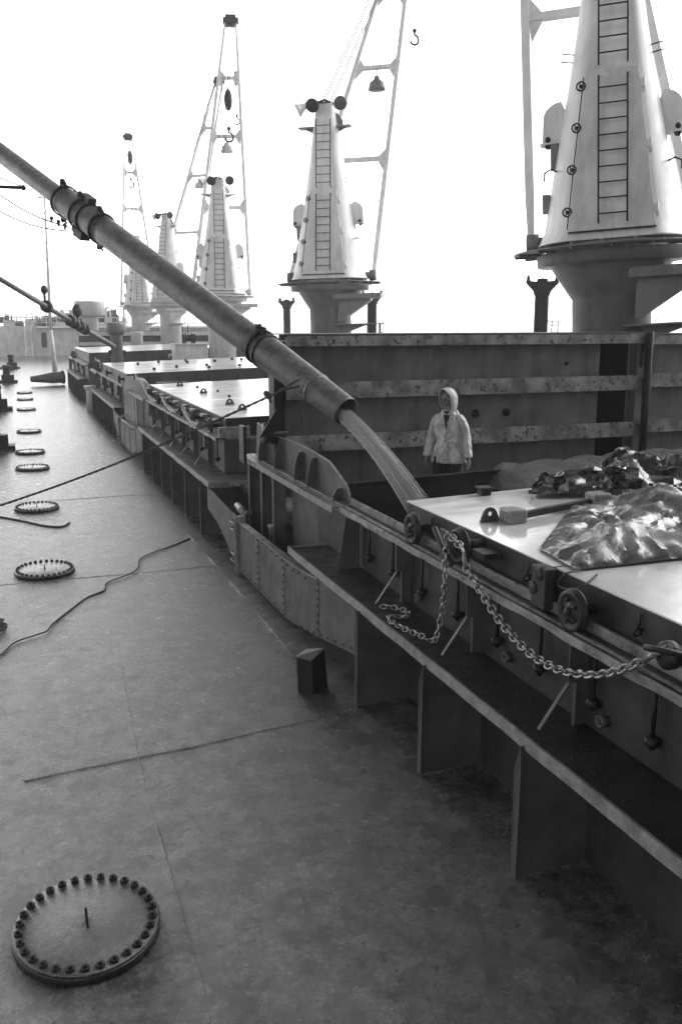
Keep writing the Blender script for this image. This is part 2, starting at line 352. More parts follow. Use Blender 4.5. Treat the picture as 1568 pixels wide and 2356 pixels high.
def knuckle(t, par, yA, yB, cols, M=M_PAINT):            # humped guard plate standing on the rail, with its round-topped ribs
    L_ = yB - yA; z0 = Z_RL - 0.07
    m = MB(); pts = [(0, .0), (.01, .13), (.03, .24), (.18, .46), (.30, .50), (.45, .53), (.62, .53), (.80, .50), (.90, .50), (1.0, .60), (1.03, .60), (1.06, .0)]
    m.prism([(X_CO + 0.005, yA + p[0] * L_, Z_RL - 0.01 + p[1] * 0.93) for p in pts], (0.014, 0, 0))
    k = par(m.build('guard_plate', M, t))
    m = MB(); P_ = [(X_CO + 0.012, yA + p[0] * L_, Z_RL - 0.01 + p[1] * 0.93) for p in pts[:-1]]
    for a, b in zip(P_, P_[1:]): m.bar(a, b, 0.03, 0.012, up=(0, 0.3, 1))
    m.build('edge_strip', M_EDGE, k)
    for f in (.06, .30, .44, .68, .90):
        y = yA + f * L_; h = (.16 if f < .1 else .40)
        m = MB(); w0 = 0.10
        prof = [(X_CO + .004, y, Z_RL - .01), (X_RL + 0.03, y, Z_RL - .01), (X_RL + 0.045, y, Z_RL + h * .45), (X_RL + 0.08, y, Z_RL + h * .85), (X_RL + 0.115, y, Z_RL + h * .99), (X_CO + .004, y, Z_RL + h)]
        m.prism(prof, (0, 0.014, 0)); m.build('rib', M, k)
    m = MB(); m.box((X_RL - .07, yA - .05, Z_RL - .014), (X_CO + .02, yB + L_ * .08, Z_RL - .002)); m.box((X_RL - .084, yA - .05, Z_RL - .085), (X_RL - .07, yB + L_ * .08, Z_RL + .0))
    par(m.build('rail_flange', M_EDGE, t))
    for y in cols:                                       # column plates down to the deck
        m = MB(); m.box((X_CO - .19, y - 0.008, 0), (X_CO + .0, y + 0.008, z0 - .02)); m.prism([(X_CO - .205, y - .06, 0), (X_CO - .205, y + .06, 0), (X_CO - .205, y + .05, z0 - .02), (X_CO - .205, y - .05, z0 - .02)], (0.015, 0, 0))
        par(m.build('column', M, t))

# ---- hatch 1, where the grain goes in
t1, p1 = coaming('long hatch coaming in the foreground with the grain pouring into its open hold', -1.6, 14.9, -1.6, 11.2, 14.9,
                 [8.49, 6.87, 5.21, 1.95, 0.3], [8.49, 6.9, 5.3], [10.3, 9.55, 8.85, 8.09, 7.3, 6.55, 5.87, 5.15, 4.5, 3.8, 3.1, 2.4], 11.62, 'hatch coamings along the deck')
knuckle(t1, p1, 10.35, 14.75, [14.7, 13.9, 13.2])
m = MB(); m.box((X_CO - .012, 3.98, .05), (X_CO - .002, 4.04, Z_SH - .06))
for zz in (.2, .35, .55, .7, .9): m.lathe((X_CO - .012, 4.0, zz), [(.018, 0), (.018, -.012), (.002, -.016)], 8, axis=(1, 0, 0))
p1(m.build('butt_strap', M_RIVET, t1))
# plates of the rail extension between coaming end and the bracket, padding piece, end rim of shelf
m = MB(); m.box((X_CO + .02, 11.64, 0), (X_CO + .034, 12.9, Z_RL - .1)); m.box((X_CO, 13.6, .0), (X_CO + .014, 14.85, Z_RL - .1)); p1(m.build('extension_plate', M_PAINT, t1))
m = MB(); m.box((X_SH + .02, 11.16, Z_SH - .07), (X_CO - .02, 11.2, Z_SH + .02)); p1(m.build('shelf_end', M_EDGE, t1))
m = MB(); m.prism([(X_CO - .02, 9.95, Z_SH), (X_CO - .3, 9.95, Z_SH), (X_CO - .2, 9.95, Z_RL - .08), (X_CO - .02, 9.95, Z_RL - .08)], (0, .012, 0)); p1(m.build('stay', M_PAINT, t1))
for y in (8.2, 6.4, 5.05, 3.2):                             # drain sockets on the coaming foot
    m = MB(); m.lathe((X_CO - .07, y, Z_SH + .13), [(0.03, 0), (.045, 0), (.045, .07), (.03, .07)], 14, axis=(1, 0, 0), close=True); p1(m.build('drain_socket', M_PAINT, t1))
# dark plating of the hold under the open hatch
m = MB(); m.box((X_CO + .02, -1.5, -6), (XR - .02, 11.6, -5.9)); m.box((X_CO + .02, 11.55, -6), (XR - .02, 11.6, -.08)); p1(m.build('hold_floor', M_PAINTD, t1))

# ---- hatch 2, closed
t2, p2 = coaming('second hatch coaming ahead, closed by wet covers with three slack chains on its rail', 17.5, 31.2, 16.35, 26.2, 31.2,
                 [16.95, 18.58, 20.23, 21.72, 23.28, 24.9], [18.6, 20.2, 21.7, 23.3, 24.9, 26.5], [17.9, 18.7, 19.5, 20.3, 21.1, 21.9, 22.7, 23.5, 24.3, 25.1, 25.9, 26.7, 27.5], 29.6, 'hatch coamings along the deck')
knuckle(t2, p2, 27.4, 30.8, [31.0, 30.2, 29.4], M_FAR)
m = MB(); m.prism([(3.46, 31.1, 0), (3.80, 31.1, 0), (3.80, 31.1, 2.25), (3.56, 31.1, 2.25), (3.46, 31.1, 1.9)], (0, .03, 0)); p2(m.build('end_column', M_FAR, t2))
m = MB(); m.box((X_SH + .02, 16.34, Z_SH - .08), (X_CO + 3.6, 16.36, Z_SH + .028)); p2(m.build('shelf_return', M_EDGE, t2))
m = MB(); m.box((X_CO, 16.36, Z_SH - .012), (X_CO + 3.6, 17.5, Z_SH)); p2(m.build('end_shelf', M_PAINTD, t2))
m = MB(); m.box((X_SH + .55, 16.9, 0), (X_CO + 3.6, 16.92, Z_SH - .08)); p2(m.build('lower_end_plate', M_PAINT, t2))
for x in (4.35, 4.95): m = MB(); m.box((x, 17.3, Z_SH), (x + .12, 17.49, Z_RL - .05)); p2(m.build('end_post', M_PAINT, t2))
m = MB(); m.box((X_CO + .02, 17.36, Z_RL - .03), (XR - .2, 17.49, Z_RL + .0)); m.box((X_CO - .12, 17.38, Z_RL), (X_CO + .5, 17.5, Z_RL + .2)); p2(m.build('end_rail', M_EDGE, t2))
# ---- hatches 3 to 5 further forward
t3, p3 = coaming('third hatch coaming, beyond the tall bent guard plate, lower part standing on the deck', 33.6, 46.5, 32.6, 42.5, 46.5,
                 [33, 34.6, 36.2, 37.8, 39.4, 41], [35, 38, 41], [34, 36, 38, 40, 42], 43.6, 'hatch coamings along the deck')
knuckle(t3, p3, 43.0, 46.0, [46.3, 44.8])
t4, p4 = coaming('fourth hatch coaming, small in the distance before the stowed pale panels', 50.5, 64.5, 50, 61, 64.5,
                 [50.6, 53, 56, 59], [53, 57, 61], [], 62.5, 'hatch coamings along the deck')
knuckle(t4, p4, 60.0, 63.2, [64])
m = MB(); m.box((X_CO - .1, 49.2, .9), (X_CO + 4, 50.4, 1.1)); p4(m.build('end_shelf', M_PAINT, t4))

# ------------------------------------------------------------------ bolted side plates between the hatches
def side_plates(label, Y0, s=1.0, far=False):
    t = thing('bolted_plating', label, 'steel plating', (X_SH, Y0, 0), 0, 'bolted plating between hatches')
    def loc(y, z, x=0): return (x, (y - 8.55) * s, z)
    M = M_PAINT
    m = MB(); top = [(14.0, .86), (13.6, .86), (12.5, .88), (11.0, .91), (10.35, .95), (9.9, 1.0), (8.62, 1.0)]
    bot = [(8.62, .50), (9.6, .33), (11.04, .09), (12.5, .06), (14.0, .06)]
    m.prism([loc(*p) for p in bot + top], (0.012, 0, 0)); pl = m.build('near_plate', M, t)
    m = MB()
    for a, b in zip(top, top[1:]):
        if b[0] < 9.8: break
        m.bar(loc(a[0], a[1] + .008, .03), loc(b[0], b[1] + .008, .03), 0.10, 0.016)
    m.build('top_flange', M_EDGE, pl)
    for ys_ in (12.72, 11.35, 9.9):
        m = MB(); zt = .88 if ys_ > 10 else .98; zb = .07 if ys_ > 11.3 else .29
        m.box(loc(ys_ - .035, zb, -.006), loc(ys_ + .035, zt, 0)); m.build('seam_strap', M, pl)
    m = MB(); rng = random.Random(3)
    def rivet(y, z, r=.016): m.lathe(loc(y, z, -.004), [(r, 0), (r, -.008), (r * .7, -.016), (.002, -.018)], 8, axis=(1, 0, 0))
    for i in range(7): rivet(9.9 + .03, .36 + i * .1)
    for i in range(8):
        rivet(12.75, .13 + i * .1); rivet(11.38, .16 + i * .1); rivet(9.9 - .03, .36 + i * .1 if i < 7 else .95)
    for i in range(20): rivet(8.75 + i * .26, (.54 - (i * .26) * .195) if i < 9 else .115)
    for i in range(14): rivet(10.4 + i * .26, .85 if i > 1 else .88)
    rv = m.build('bolt_heads', M_RIVET, pl)
    # joint stand: two end angles bolted together
    m = MB(); m.box(loc(13.98, .03, -.05), loc(14.0, .93, .05)); m.box(loc(14.03, .03, -.05), loc(14.05, .93, .05))
    m.box(loc(13.9, .86, .0), loc(14.0, .96, .1)); m.build('joint_angle', M_EDGE, t)
    m = MB()
    for z in (.2, .32, .72, .84): m.tube([loc(13.9, z, -.06), loc(13.93, z, -.09), loc(14.2, z, -.09), loc(14.24, z, -.03)], .012, 6)
    m.tube([loc(14.0, .95, .1), loc(14.0, 1.02, .16), loc(14.1, 1.02, .24), loc(14.1, .94, .25)], .012, 6); m.build('clamp', M_EDGE, t)
    m = MB(); top = [(14.06, .93), (14.5, .93), (15.2, .96), (15.9, 1.0), (16.45, 1.0)]; bot = [(16.45, .60), (15.6, .50), (14.9, .30), (14.06, .06)]
    m.prism([loc(*p) for p in bot + top], (0.012, 0, 0)); m.build('far_plate', M, t)
    return t
sp1 = side_plates('bolted steel plating with riveted seams, sloping up off the deck beside the dark stump', 8.55)
sp2 = side_plates('pale bolted plating farther forward, past the rope and beside the round manholes', 25.4); 
m = MB(); m.lathe((3.42, 14.2, .93), [(.06, 0), (.06, .16), (.075, .17), (.075, .2), (.06, .21), (.06, .5), (.03, .5)], 16, axis=(0, 1, .1))
# standing pipe with flanges seen over the joint
tag(m.build('pipe_stub', M_EDGE), 'short pale flanged pipe end lying behind the plating joint', 'pipe')
m = MB(); m.lathe((3.52, 12.95, 0.0), [(.03, 0), (.03, .95), (.045, .96), (.045, 1.0), (.01, 1.02)], 10); tag(m.build('sounding_pipe', M_EDGE), 'thin upright sounding pipe with a white cap behind the near plating', 'pipe')

# ------------------------------------------------------------------ hatch covers
def wheel(y, parent, x=3.75, z=None, r=.155, name='wheel'):
    z = z or (Z_RL - .012 + r); m = MB()
    m.lathe((x - .045, y, z), [(r * .35, .0), (r * .40, .012), (r * .72, .016), (r * .80, .0), (r * 1.0, .0), (r * 1.0, .035), (r * 1.10, .04), (r * 1.10, .055), (r * .3, .055)], 28, axis=(1, 0, 0))
    m.lathe((x - .08, y, z), [(.02, 0), (.035, .012), (.035, .06)], 12, axis=(1, 0, 0))
    for k in range(5):
        a = k * 2 * PI / 5; c = Vector((x - .05, y + math.cos(a) * r * .55, z + math.sin(a) * r * .55)); m.sphere(c, .018, seg=8, rings=6)
    m.lathe((x + .02, y, z), [(.045, 0), (.045, .2)], 12, axis=(1, 0, 0))
    return m.build(name, M_DARK, parent)
def hatch_cover(label, y0, y1, group, zc=Z_CV, fine=True, depth=.33, wheels=(), x1=None):
    t = thing('hatch_cover', label, 'hatch cover', (X_CV, y0, zc), 0, group)
    I = Matrix.Translation((-X_CV, -y0, -zc))
    def par(o): o.matrix_parent_inverse = I; return o
    xe = x1 or 22 - X_CV; N = 20
    X = [X_CV + (xe - X_CV) * i / N for i in range(N + 1)]
    m = MB(); vs = []
    for x in X:
        z = zc + camber(x); vs += [(x, y0, z - .012), (x, y1, z - .012), (x, y1, z), (x, y0, z)]
    m.add(vs, [(4 * i + k, 4 * i + (k + 1) % 4, 4 * i + 4 + (k + 1) % 4, 4 * i + 4 + k) for i in range(N) for k in range(4)] + [(0, 1, 2, 3), (4 * N + 3, 4 * N + 2, 4 * N + 1, 4 * N)])
    par(m.build('top_plate', M_COVER if y0 < 10 else M_COVER2, t))
    m = MB(); e = .006
    m.box((X_CV + e, y0 + e, zc - depth), (X_CV + e + .012, y1 - e, zc - .013)); m.box((xe - .02, y0 + e, zc - depth), (xe - e, y1 - e, zc - .013))
    for yy in (y0 + e, y1 - e - .012):
        m.prism([(X_CV + .02, yy, zc - depth), (xe - .021, yy, zc - depth)] + [(x if 0 < i < N else (X_CV + .02 if i == 0 else xe - .021), yy, zc - .014 + camber(x)) for i, x in reversed(list(enumerate(X)))], (0, .012, 0))
    par(m.build('skirt', M_PAINT if not fine else M_PAINTD, t))
    m = MB(); m.box((X_CV - .006, y0 + .004, zc - depth - .03), (X_CV + .05, y1 - .004, zc - depth)); par(m.build('lower_flange', M_DARK, t))
    if fine:                                            # hooks under the edge
        yy = y0 + .35
        while yy < y1 - .2:
            m = MB(); m.tube([(X_CV - .012, yy, zc - .05), (X_CV - .016, yy, zc - .15)], .009, 6); m.torus((X_CV - .03, yy, zc - .185), .028, .010, (0, 1, .2), 12, 6)
            m.box((X_CV - .02, yy - .03, zc - .165), (X_CV + .004, yy + .03, zc - .15)); par(m.build('toggle_hook', M_DARK, t)); yy += .92
    for yw in wheels: par(wheel(yw, t))
    return t, par
g1 = 'panels of the near hatch cover'
c1, q1 = hatch_cover('wet steel hatch panel at the open edge, carrying two lugs and the crumpled tarpaulin', 5.92, 8.78, g1, wheels=(8.25,))
c2_, q2 = hatch_cover('wet steel hatch panel behind the open one, at the right edge of the picture', 2.65, 5.89, g1, wheels=(5.4,))
c3_, q3 = hatch_cover('nearest steel hatch panel, dark side plate at the right border', -1.4, 2.62, g1, wheels=(2.2,))
# fittings on the first panel
def padeye(x, y, z, parent, q, s=1.0):
    m = MB(); P_ = []
    n = 12; out = [(-.1, 0), (-.05, 0), (0, 0), (.05, 0), (.1, 0), (.085, .05), (.062, .1), (.035, .128), (0, .137), (-.035, .128), (-.062, .1), (-.085, .05)]
    inn = [(.022 * math.cos(R(a)), .078 + .022 * math.sin(R(a))) for a in (-135, -112, -90, -67, -45, -15, 25, 60, 90, 120, 155, 195)]
    for tt in (-.011, .011):
        pass
    vs = [(x + p[0] * s, y - .011, z + p[1] * s) for p in out] + [(x + p[0] * s, y - .011, z + p[1] * s) for p in inn] + [(x + p[0] * s, y + .011, z + p[1] * s) for p in out] + [(x + p[0] * s, y + .011, z + p[1] * s) for p in inn]
    fs = []
    for k in range(n):
        k2 = (k + 1) % n
        fs += [(k, k2, n + k2, n + k), (2 * n + k, 3 * n + k, 3 * n + k2, 2 * n + k2), (k, 2 * n + k, 2 * n + k2, k2), (n + k, n + k2, 3 * n + k2, 3 * n + k)]
    m.add(vs, fs); return q(m.build('padeye', M_PAINT, parent))
padeye(4.2, 7.5, Z_CV + .01, c1, q1, 1.05)
m = MB(); m.box((4.30, 7.30, 2.13), (4.50, 7.52, 2.27)); q1(m.build('stopper_block', M_EDGE, c1, .025))
m = MB(); m.box((5.42, 7.55, 2.17), (5.62, 7.75, 2.31)); q1(m.build('stopper_block', M_EDGE, c1, .025))
m = MB(); m.bar((4.5, 7.42, 2.19), (5.42, 7.64, 2.22), .06, .06); q1(m.build('locking_bar', M_PAINTD, c1))
m = MB(); m.box((4.72, 8.62, 2.145), (4.84, 8.74, 2.23)); m.box((4.70, 8.6, 2.215), (4.86, 8.76, 2.24)); q1(m.build('end_stop', M_DARK, c1, .01))
# hoisting sprocket with its arm at the panel's side
wheel(7.12, c1, x=3.70, z=2.02, r=.16, name='sprocket').matrix_parent_inverse = Matrix.Translation((-X_CV, -5.92, -Z_CV))
m = MB(); m.tube([(3.70, 7.12, 2.03), (3.98, 7.05, 2.05)], .045, 12); m.box((3.72, 6.72, 1.98), (3.9, 6.95, 2.04)); m.box((3.7, 7.35, 1.8), (3.72, 7.55, 2.1)); m.tube([(3.60, 7.46, 2.13), (3.60, 7.25, 1.95), (3.62, 7.12, 1.85)], .028, 8)
q1(m.build('hoist_arm', M_PAINTD, c1, .008))
# link between the panels
m = MB(); m.box((3.76, 5.82, 1.80), (3.86, 6.02, 2.13)); m.lathe((3.74, 5.9, 2.08), [(.05, 0), (.06, .03), (.06, .1)], 12, axis=(1, 0, 0)); m.lathe((3.74, 5.98, 1.95), [(.05, 0), (.06, .03), (.06, .1)], 12, axis=(1, 0, 0))
q1(m.build('panel_link', M_PAINTD, c1, .01))
m = MB(); m.lathe((3.62, 4.28, 2.0), [(.05, 0), (.09, .02), (.09, .08), (.05, .1), (.05, .3)], 16, axis=(1, 0, 0)); m.torus((3.6, 4.24, 2.05), .11, .02, (0.3, .2, 1), 18, 8); q2(m.build('chain_anchor', M_DARK, c2_))
# closed hatch 2
g2 = 'panels of the second hatch cover'
for i, (a, b, lb) in enumerate([(17.62, 21.1, 'white shining wet hatch panel nearest the upright post and the tied rope'), (21.12, 24.6, 'white shining wet hatch panel in the middle of the second hatch'), (24.62, 28.15, 'white wet hatch panel at the far end of the second hatch')]):
    c, q = hatch_cover(lb, a, b, g2, zc=2.15, fine=(i < 1), wheels=(a + .7, a + 2.6))
    for (xx, yy) in ([(4.55, 18.9), (4.6, 20.3)] if i == 0 else [(4.7, 23.8)] if i == 1 else [(4.6, 26.8)]): padeye(xx, yy, 2.16, c, q, 1.1)
    for (xx, yy) in ([(5.3, 19.3), (5.9, 20.9), (6.5, 18.6)] if i == 0 else [(5.0, 22.2), (6.1, 21.8), (5.1, 24.0)] if i == 1 else [(6.6, 25.2), (4.9, 25.8)]):
        m = MB(); m.box((xx, yy, 2.17), (xx + .06, yy + .08, 2.24)); q(m.build('stud', M_DARK, c, .01))
    for j in range(8):
        m = MB(); m.tube([(4.35 + j * .55, a - .015, 2.0), (4.35 + j * .55, a - .03, 1.92)], .02, 6)
        if i == 0: q(m.build('toggle_hook', M_EDGE, c))
    for yy in (a + .45, a + 1.6, a + 2.85): m = MB(); m.box((3.75, yy, 2.02), (3.89, yy + .28, 2.075)); q(m.build('side_bracket', M_EDGE, c))
g3 = 'panels of the third hatch cover'
for i, (a, b, lb) in enumerate([(33.9, 38.5, 'pale wet hatch panel of the third hatch with a grey front face'), (38.55, 43.2, 'pale wet hatch panel at the foot of the mushroom ventilator')]):
    c, q = hatch_cover(lb, a, b, g3, zc=2.18, fine=False, depth=.42, wheels=(a + .9,))
    for j in range(7):
        m = MB(); m.box((5 + j * .75 + .3 * (j % 3), a + 1 + 1.2 * (j % 2), 2.2 + camber(5 + j * .75)), (5.1 + j * .75 + .3 * (j % 3), a + 1.15 + 1.2 * (j % 2), 2.3 + camber(5 + j * .75))); q(m.build('stud', M_DARK, c))
    if i == 0:
        for j in range(6):
            m = MB(); m.tube([(4.7 + j * 1.1, a - .02, 2.06), (4.7 + j * 1.1, a - .03, 1.92)], .025, 6); q(m.build('toggle_hook', M_DARK, c))
        m = MB(); m.box((4.95, a - .25, 1.78), (6.1, a - .03, 1.86)); q(m.build('step_plate', M_WHITE, c))
g4 = 'panels of the fourth hatch cover'
for i, (a, b, lb) in enumerate([(50.6, 56, 'distant hatch panel with a grey front face, in front of the third crane'), (56.05, 61.8, 'distant hatch panel below the stowed pale panels')]):
    c, q = hatch_cover(lb, a, b, g4, zc=2.42, fine=False, depth=.5)
    if i == 0:
        m = MB(); m.box((8.1, a - .3, 2.24), (9.3, a - .05, 2.32)); m.box((8.1, a - .3, 2.1), (8.14, a - .05, 2.24)); m.box((9.26, a - .3, 2.1), (9.3, a - .05, 2.24)); q(m.build('step_plate', M_WHITE, c))

# slack chains on hatch 2's rail, as rope-like chain runs of links
def chain_links(pts, pitch, R1, r, m, seg=12, rs=6, jitter=0.0):
    P_ = [Vector(p) for p in pts]; L_ = [0]
    for a, b in zip(P_, P_[1:]): L_.append(L_[-1] + (b - a).length)
    n = int(L_[-1] / pitch); rng = random.Random(5)
    def ev(s):
        for i in range(len(P_) - 1):
            if s <= L_[i + 1] or i == len(P_) - 2:
                f = (s - L_[i]) / max(1e-6, L_[i + 1] - L_[i]); return P_[i].lerp(P_[i + 1], f), (P_[i + 1] - P_[i]).normalized()
    for k in range(n):
        p, t = ev((k + .5) * L_[-1] / n); u = Vector((0, 0, 1)) if abs(t.z) < .9 else Vector((1, 0, 0))
        s = t.cross(u).normalized(); q = s.cross(t)
        a = (PI / 4 if k % 2 else -PI / 4) + rng.uniform(-jitter, jitter); ax = s * math.cos(a) + q * math.sin(a)
        m.torus(p, R1, r, ax, seg, rs, sx=(pitch * .5 + r * 1.35) / R1, xdir=t)
def catenary(a, b, sag, n=24, skew=0.0):
    a = Vector(a); b = Vector(b); return [a.lerp(b, i / n) - Vector((0, 0, sag * 4 * (i / n) * (1 - i / n) * (1 + skew * (i / n - .5)))) for i in range(n + 1)]
gch = 'slack chains along the second hatch rail'
for lb, A, B, sg in (('slack light chain nearest on the second hatch rail', (3.70, 21.3, 2.05), (3.68, 19.3, 1.86), .10), ('slack light chain between the other two on the second hatch rail', (3.70, 24.4, 2.05), (3.68, 22.0, 1.90), .10), ('slack light chain farthest of three, from the guard plate of the second hatch', (3.74, 28.6, 2.25), (3.68, 25.4, 1.86), .14)):
    m = MB(); chain_links(catenary(A, B, sg, 16, .5), .085, .036, .016, m, 10, 5); tag(m.build('slack_chain', M_CHAIN), lb, 'chain', gch)

# the heavy foreground chain
pc = [(1030, 1228), (1062, 1262), (1072, 1305), (1100, 1352), (1140, 1415), (1180, 1465), (1225, 1508), (1275, 1537), (1325, 1550), (1380, 1552), (1430, 1540), (1475, 1522)]
def interp(Ps, k=6):
    out = []
    for i in range(len(Ps) - 1):
        p0 = Ps[max(i - 1, 0)]; p1_ = Ps[i]; p2_ = Ps[i + 1]; p3_ = Ps[min(i + 2, len(Ps) - 1)]
        for j in range(k):
            t = j / k; out.append(0.5 * ((2 * p1_) + (p2_ - p0) * t + (2 * p0 - 5 * p1_ + 4 * p2_ - p3_) * t * t + (3 * p1_ - p0 - 3 * p2_ + p3_) * t ** 3))
    out.append(Ps[-1]); return out
m = MB(); P_ = interp([at(x, y, x=3.60) for x, y in pc]); chain_links(P_, .064, .030, .0105, m, 16, 7, .15)
m.tube([at(1478, 1520, x=3.6), at(1500, 1507, x=3.6), at(1540, 1488, x=3.6)], .022, 8); m.torus(at(1512, 1501, x=3.6), .035, .012, (0, .3, 1))
tag(m.build('heavy_chain', M_CHAIN), 'heavy chain sagging from the hoist arm down across the near hatch rail', 'chain')
m = MB(); P_ = interp([at(x, y, x=3.57) for x, y in ((1028, 1232), (1024, 1300), (1021, 1370), (1012, 1430))] + [Vector((3.52, 7.25, 1.10)), Vector((3.46, 7.42, 1.10)), Vector((3.40, 7.62, 1.10)), Vector((3.36, 7.9, 1.10)), Vector((3.42, 8.05, 1.10)), Vector((3.56, 7.98, 1.10)), Vector((3.63, 8.12, 1.10)), Vector((3.56, 8.3, 1.10)), Vector((3.45, 8.38, 1.10))])
chain_links(P_, .058, .026, .009, m, 14, 6, .5); tag(m.build('hanging_chain', M_CHAIN), 'thinner chain hanging from the hoist arm, its end coiled on the coaming shelf', 'chain')

# ------------------------------------------------------------------ stowed hatch panels: the dark wall behind the worker
def stowed(label, x0, x1, y, z0, z1, zb, M1, M2, hole=None, group='hatch panels stowed on end'):
    t = thing('stowed_hatch_panel', label, 'hatch cover', (x0, y, z0), 0, group); I = Matrix.Translation((-x0, -y, -z0))
    def par(o): o.matrix_parent_inverse = I; return o
    D = .38; m = MB()
    if hole:
        m.box((x0, y + D, z0), (hole[0], y + D + .02, z1 - .02)); m.box((hole[0], y + D + 1.4, z0), (hole[1], y + D + 1.42, z1 - .02)); m.box((hole[0] - .02, y + D + .02, z0), (hole[0], y + D + 1.4, z1 - .02)); m.box((hole[1], y + D + .02, z0), (hole[1] + .02, y + D + 1.4, z1 - .02)); m.box((hole[0], y + D + .4, z1 - .04), (hole[1], y + D + 1.42, z1 - .022))
    else: m.box((x0, y + D, z0), (x1, y + D + .02, z1 - .02))
    m.box((x0, y + D - .3, z1 - .018), (x1, y + D + .4, z1)); par(m.build('panel_plate', M1, t))
    if hole: m = MB(); m.box((hole[0] + .002, y + D + .03, z0), (hole[0] + .01, y + D + 1.39, z1 - .05)); m.box((hole[0] + .002, y + D + 1.38, z0), (hole[1] - .002, y + D + 1.39, z1 - .05)); m.box((hole[1] - .01, y + D + .03, z0), (hole[1] - .002, y + D + 1.37, z1 - .05)); par(m.build('gap_shade_lining', M_BLACK, t))  # black lining paints in the shade inside the recess
    for (a, b) in zb:                                    # girder flanges with webs
        m = MB(); N = 60; vs = []
        for i in range(N + 1):
            x = x0 + (x1 - x0) * i / N; e = .008 * noise.noise(Vector((x * 4, a, 2))); vs += [(x, y + e, a), (x, y + .016 + e, a), (x, y + .016 + e, b), (x, y + e, b)]
        m.add(vs, [(4 * i + k, 4 * i + (k + 1) % 4, 4 * i + 4 + (k + 1) % 4, 4 * i + 4 + k) for i in range(N) for k in range(4)] + [(0, 1, 2, 3), (4 * N + 3, 4 * N + 2, 4 * N + 1, 4 * N)])
        g = par(m.build('girder_flange', M2, t)); m = MB(); m.box((x0 + .01, y + .018, (a + b) / 2 - .006), (x1 - .01, y + D - .004, (a + b) / 2 + .006)); m.build('girder_web', M1, g)
    return t, par
M_W1 = mat('stowed_panel_paint', 0.19, 0.11, 0.5, 0.1, 2.0, 0.12, 60, streak=0.4, spots=0.7, spotc=0.03, fine=0.15)  # plates of the stowed panels, darker grey than the girder flanges
M_W2 = mat('salted_girder_paint', 0.30, 0.10, 0.45, 0.1, 3.2, 0.25, 40, spots=0.56, spotc=0.035, fine=0.2)
zb = [(3.64, 3.80), (2.82, 3.08), (1.99, 2.25)]
w1, wp = stowed('dark ribbed hatch panel stowed upright behind the worker in the raincoat', 3.98, 10.58, 13.6, 1.2, 3.83, zb, M_W1, M_W2, hole=(9.95, 10.58))
for (px, py) in ((1092, 951), (1163, 948), (1300, 836)):
    p = at(px, py, y=13.99); m = MB(); r = .075 if py > 900 else .03; m.lathe((p.x, 13.975, p.z), [(r, 0), (r * .9, -.02), (r * .5, -.05), (.01, -.06)], 16, axis=(0, 1, 0)); wp(m.build('socket', M_BLACK, w1))
w2, wp2 = stowed('dark ribbed hatch panel stowed upright right of the seam post, cut by the right edge', 10.74, 18.0, 13.56, 1.2, 3.81, [(3.62, 3.78), (2.86, 3.11), (2.05, 2.29)], M_W1, M_W2)
m = MB(); m.box((10.80, 13.90, 3.2), (11.05, 13.93, 3.62)); wp2(m.build('rust_opening', M_BLACK, w2))
m = MB(); m.tube([(10.66, 13.5, 1.2), (10.66, 13.5, 3.84)], .045, 10); m.box((10.62, 13.54, 1.2), (10.70, 13.6, 3.82)); tag(m.build('seam_post', M_PAINTD), 'thin vertical guide post between the two stowed ribbed panels', 'post')
m = MB(); m.box((3.80, 13.66, 1.0), (3.97, 13.86, 3.35)); m.box((3.78, 13.6, 1.0), (3.80, 13.92, 3.35)); m.prism([(3.79, 13.5, 2.35), (3.5, 13.5, 2.25), (3.79, 13.5, 2.7)], (0, .02, 0)); tag(m.build('guide_post', M_BLACK), 'black upright guide post at the left end of the stowed panels, beside the pipe', 'post')
m = MB(); m.lathe((3.62, 13.7, 2.3), [(.04, 0), (.17, .0), (.17, .05), (.13, .06), (.13, .1), (.17, .11), (.17, .16), (.05, .16), (.05, .4)], 24, axis=(1, 0, 0)); p1(m.build('guide_wheel', M_DARK, t1)); m = MB(); m.box((3.45, 14.3, 1.75), (3.5, 14.6, 2.35)); p1(m.build('guide_block', M_DARK, t1))
# cross deck under the worker
m = MB(); m.box((X_CO + .04, 11.66, .95), (XR - .04, 17.2, 1.05)); structure(m.build('cross_deck', M_PAINTD))
# distant stowed panels (pale, in thick air)
zb2 = [(3.05, 3.36), (2.35, 2.6), (1.55, 1.9)]
stowed('pale ribbed hatch panel stowed upright far forward near the fourth crane', 4.75, 17.5, 69.5, 1.1, 3.4, zb2, M_PAINT, M_FAR)

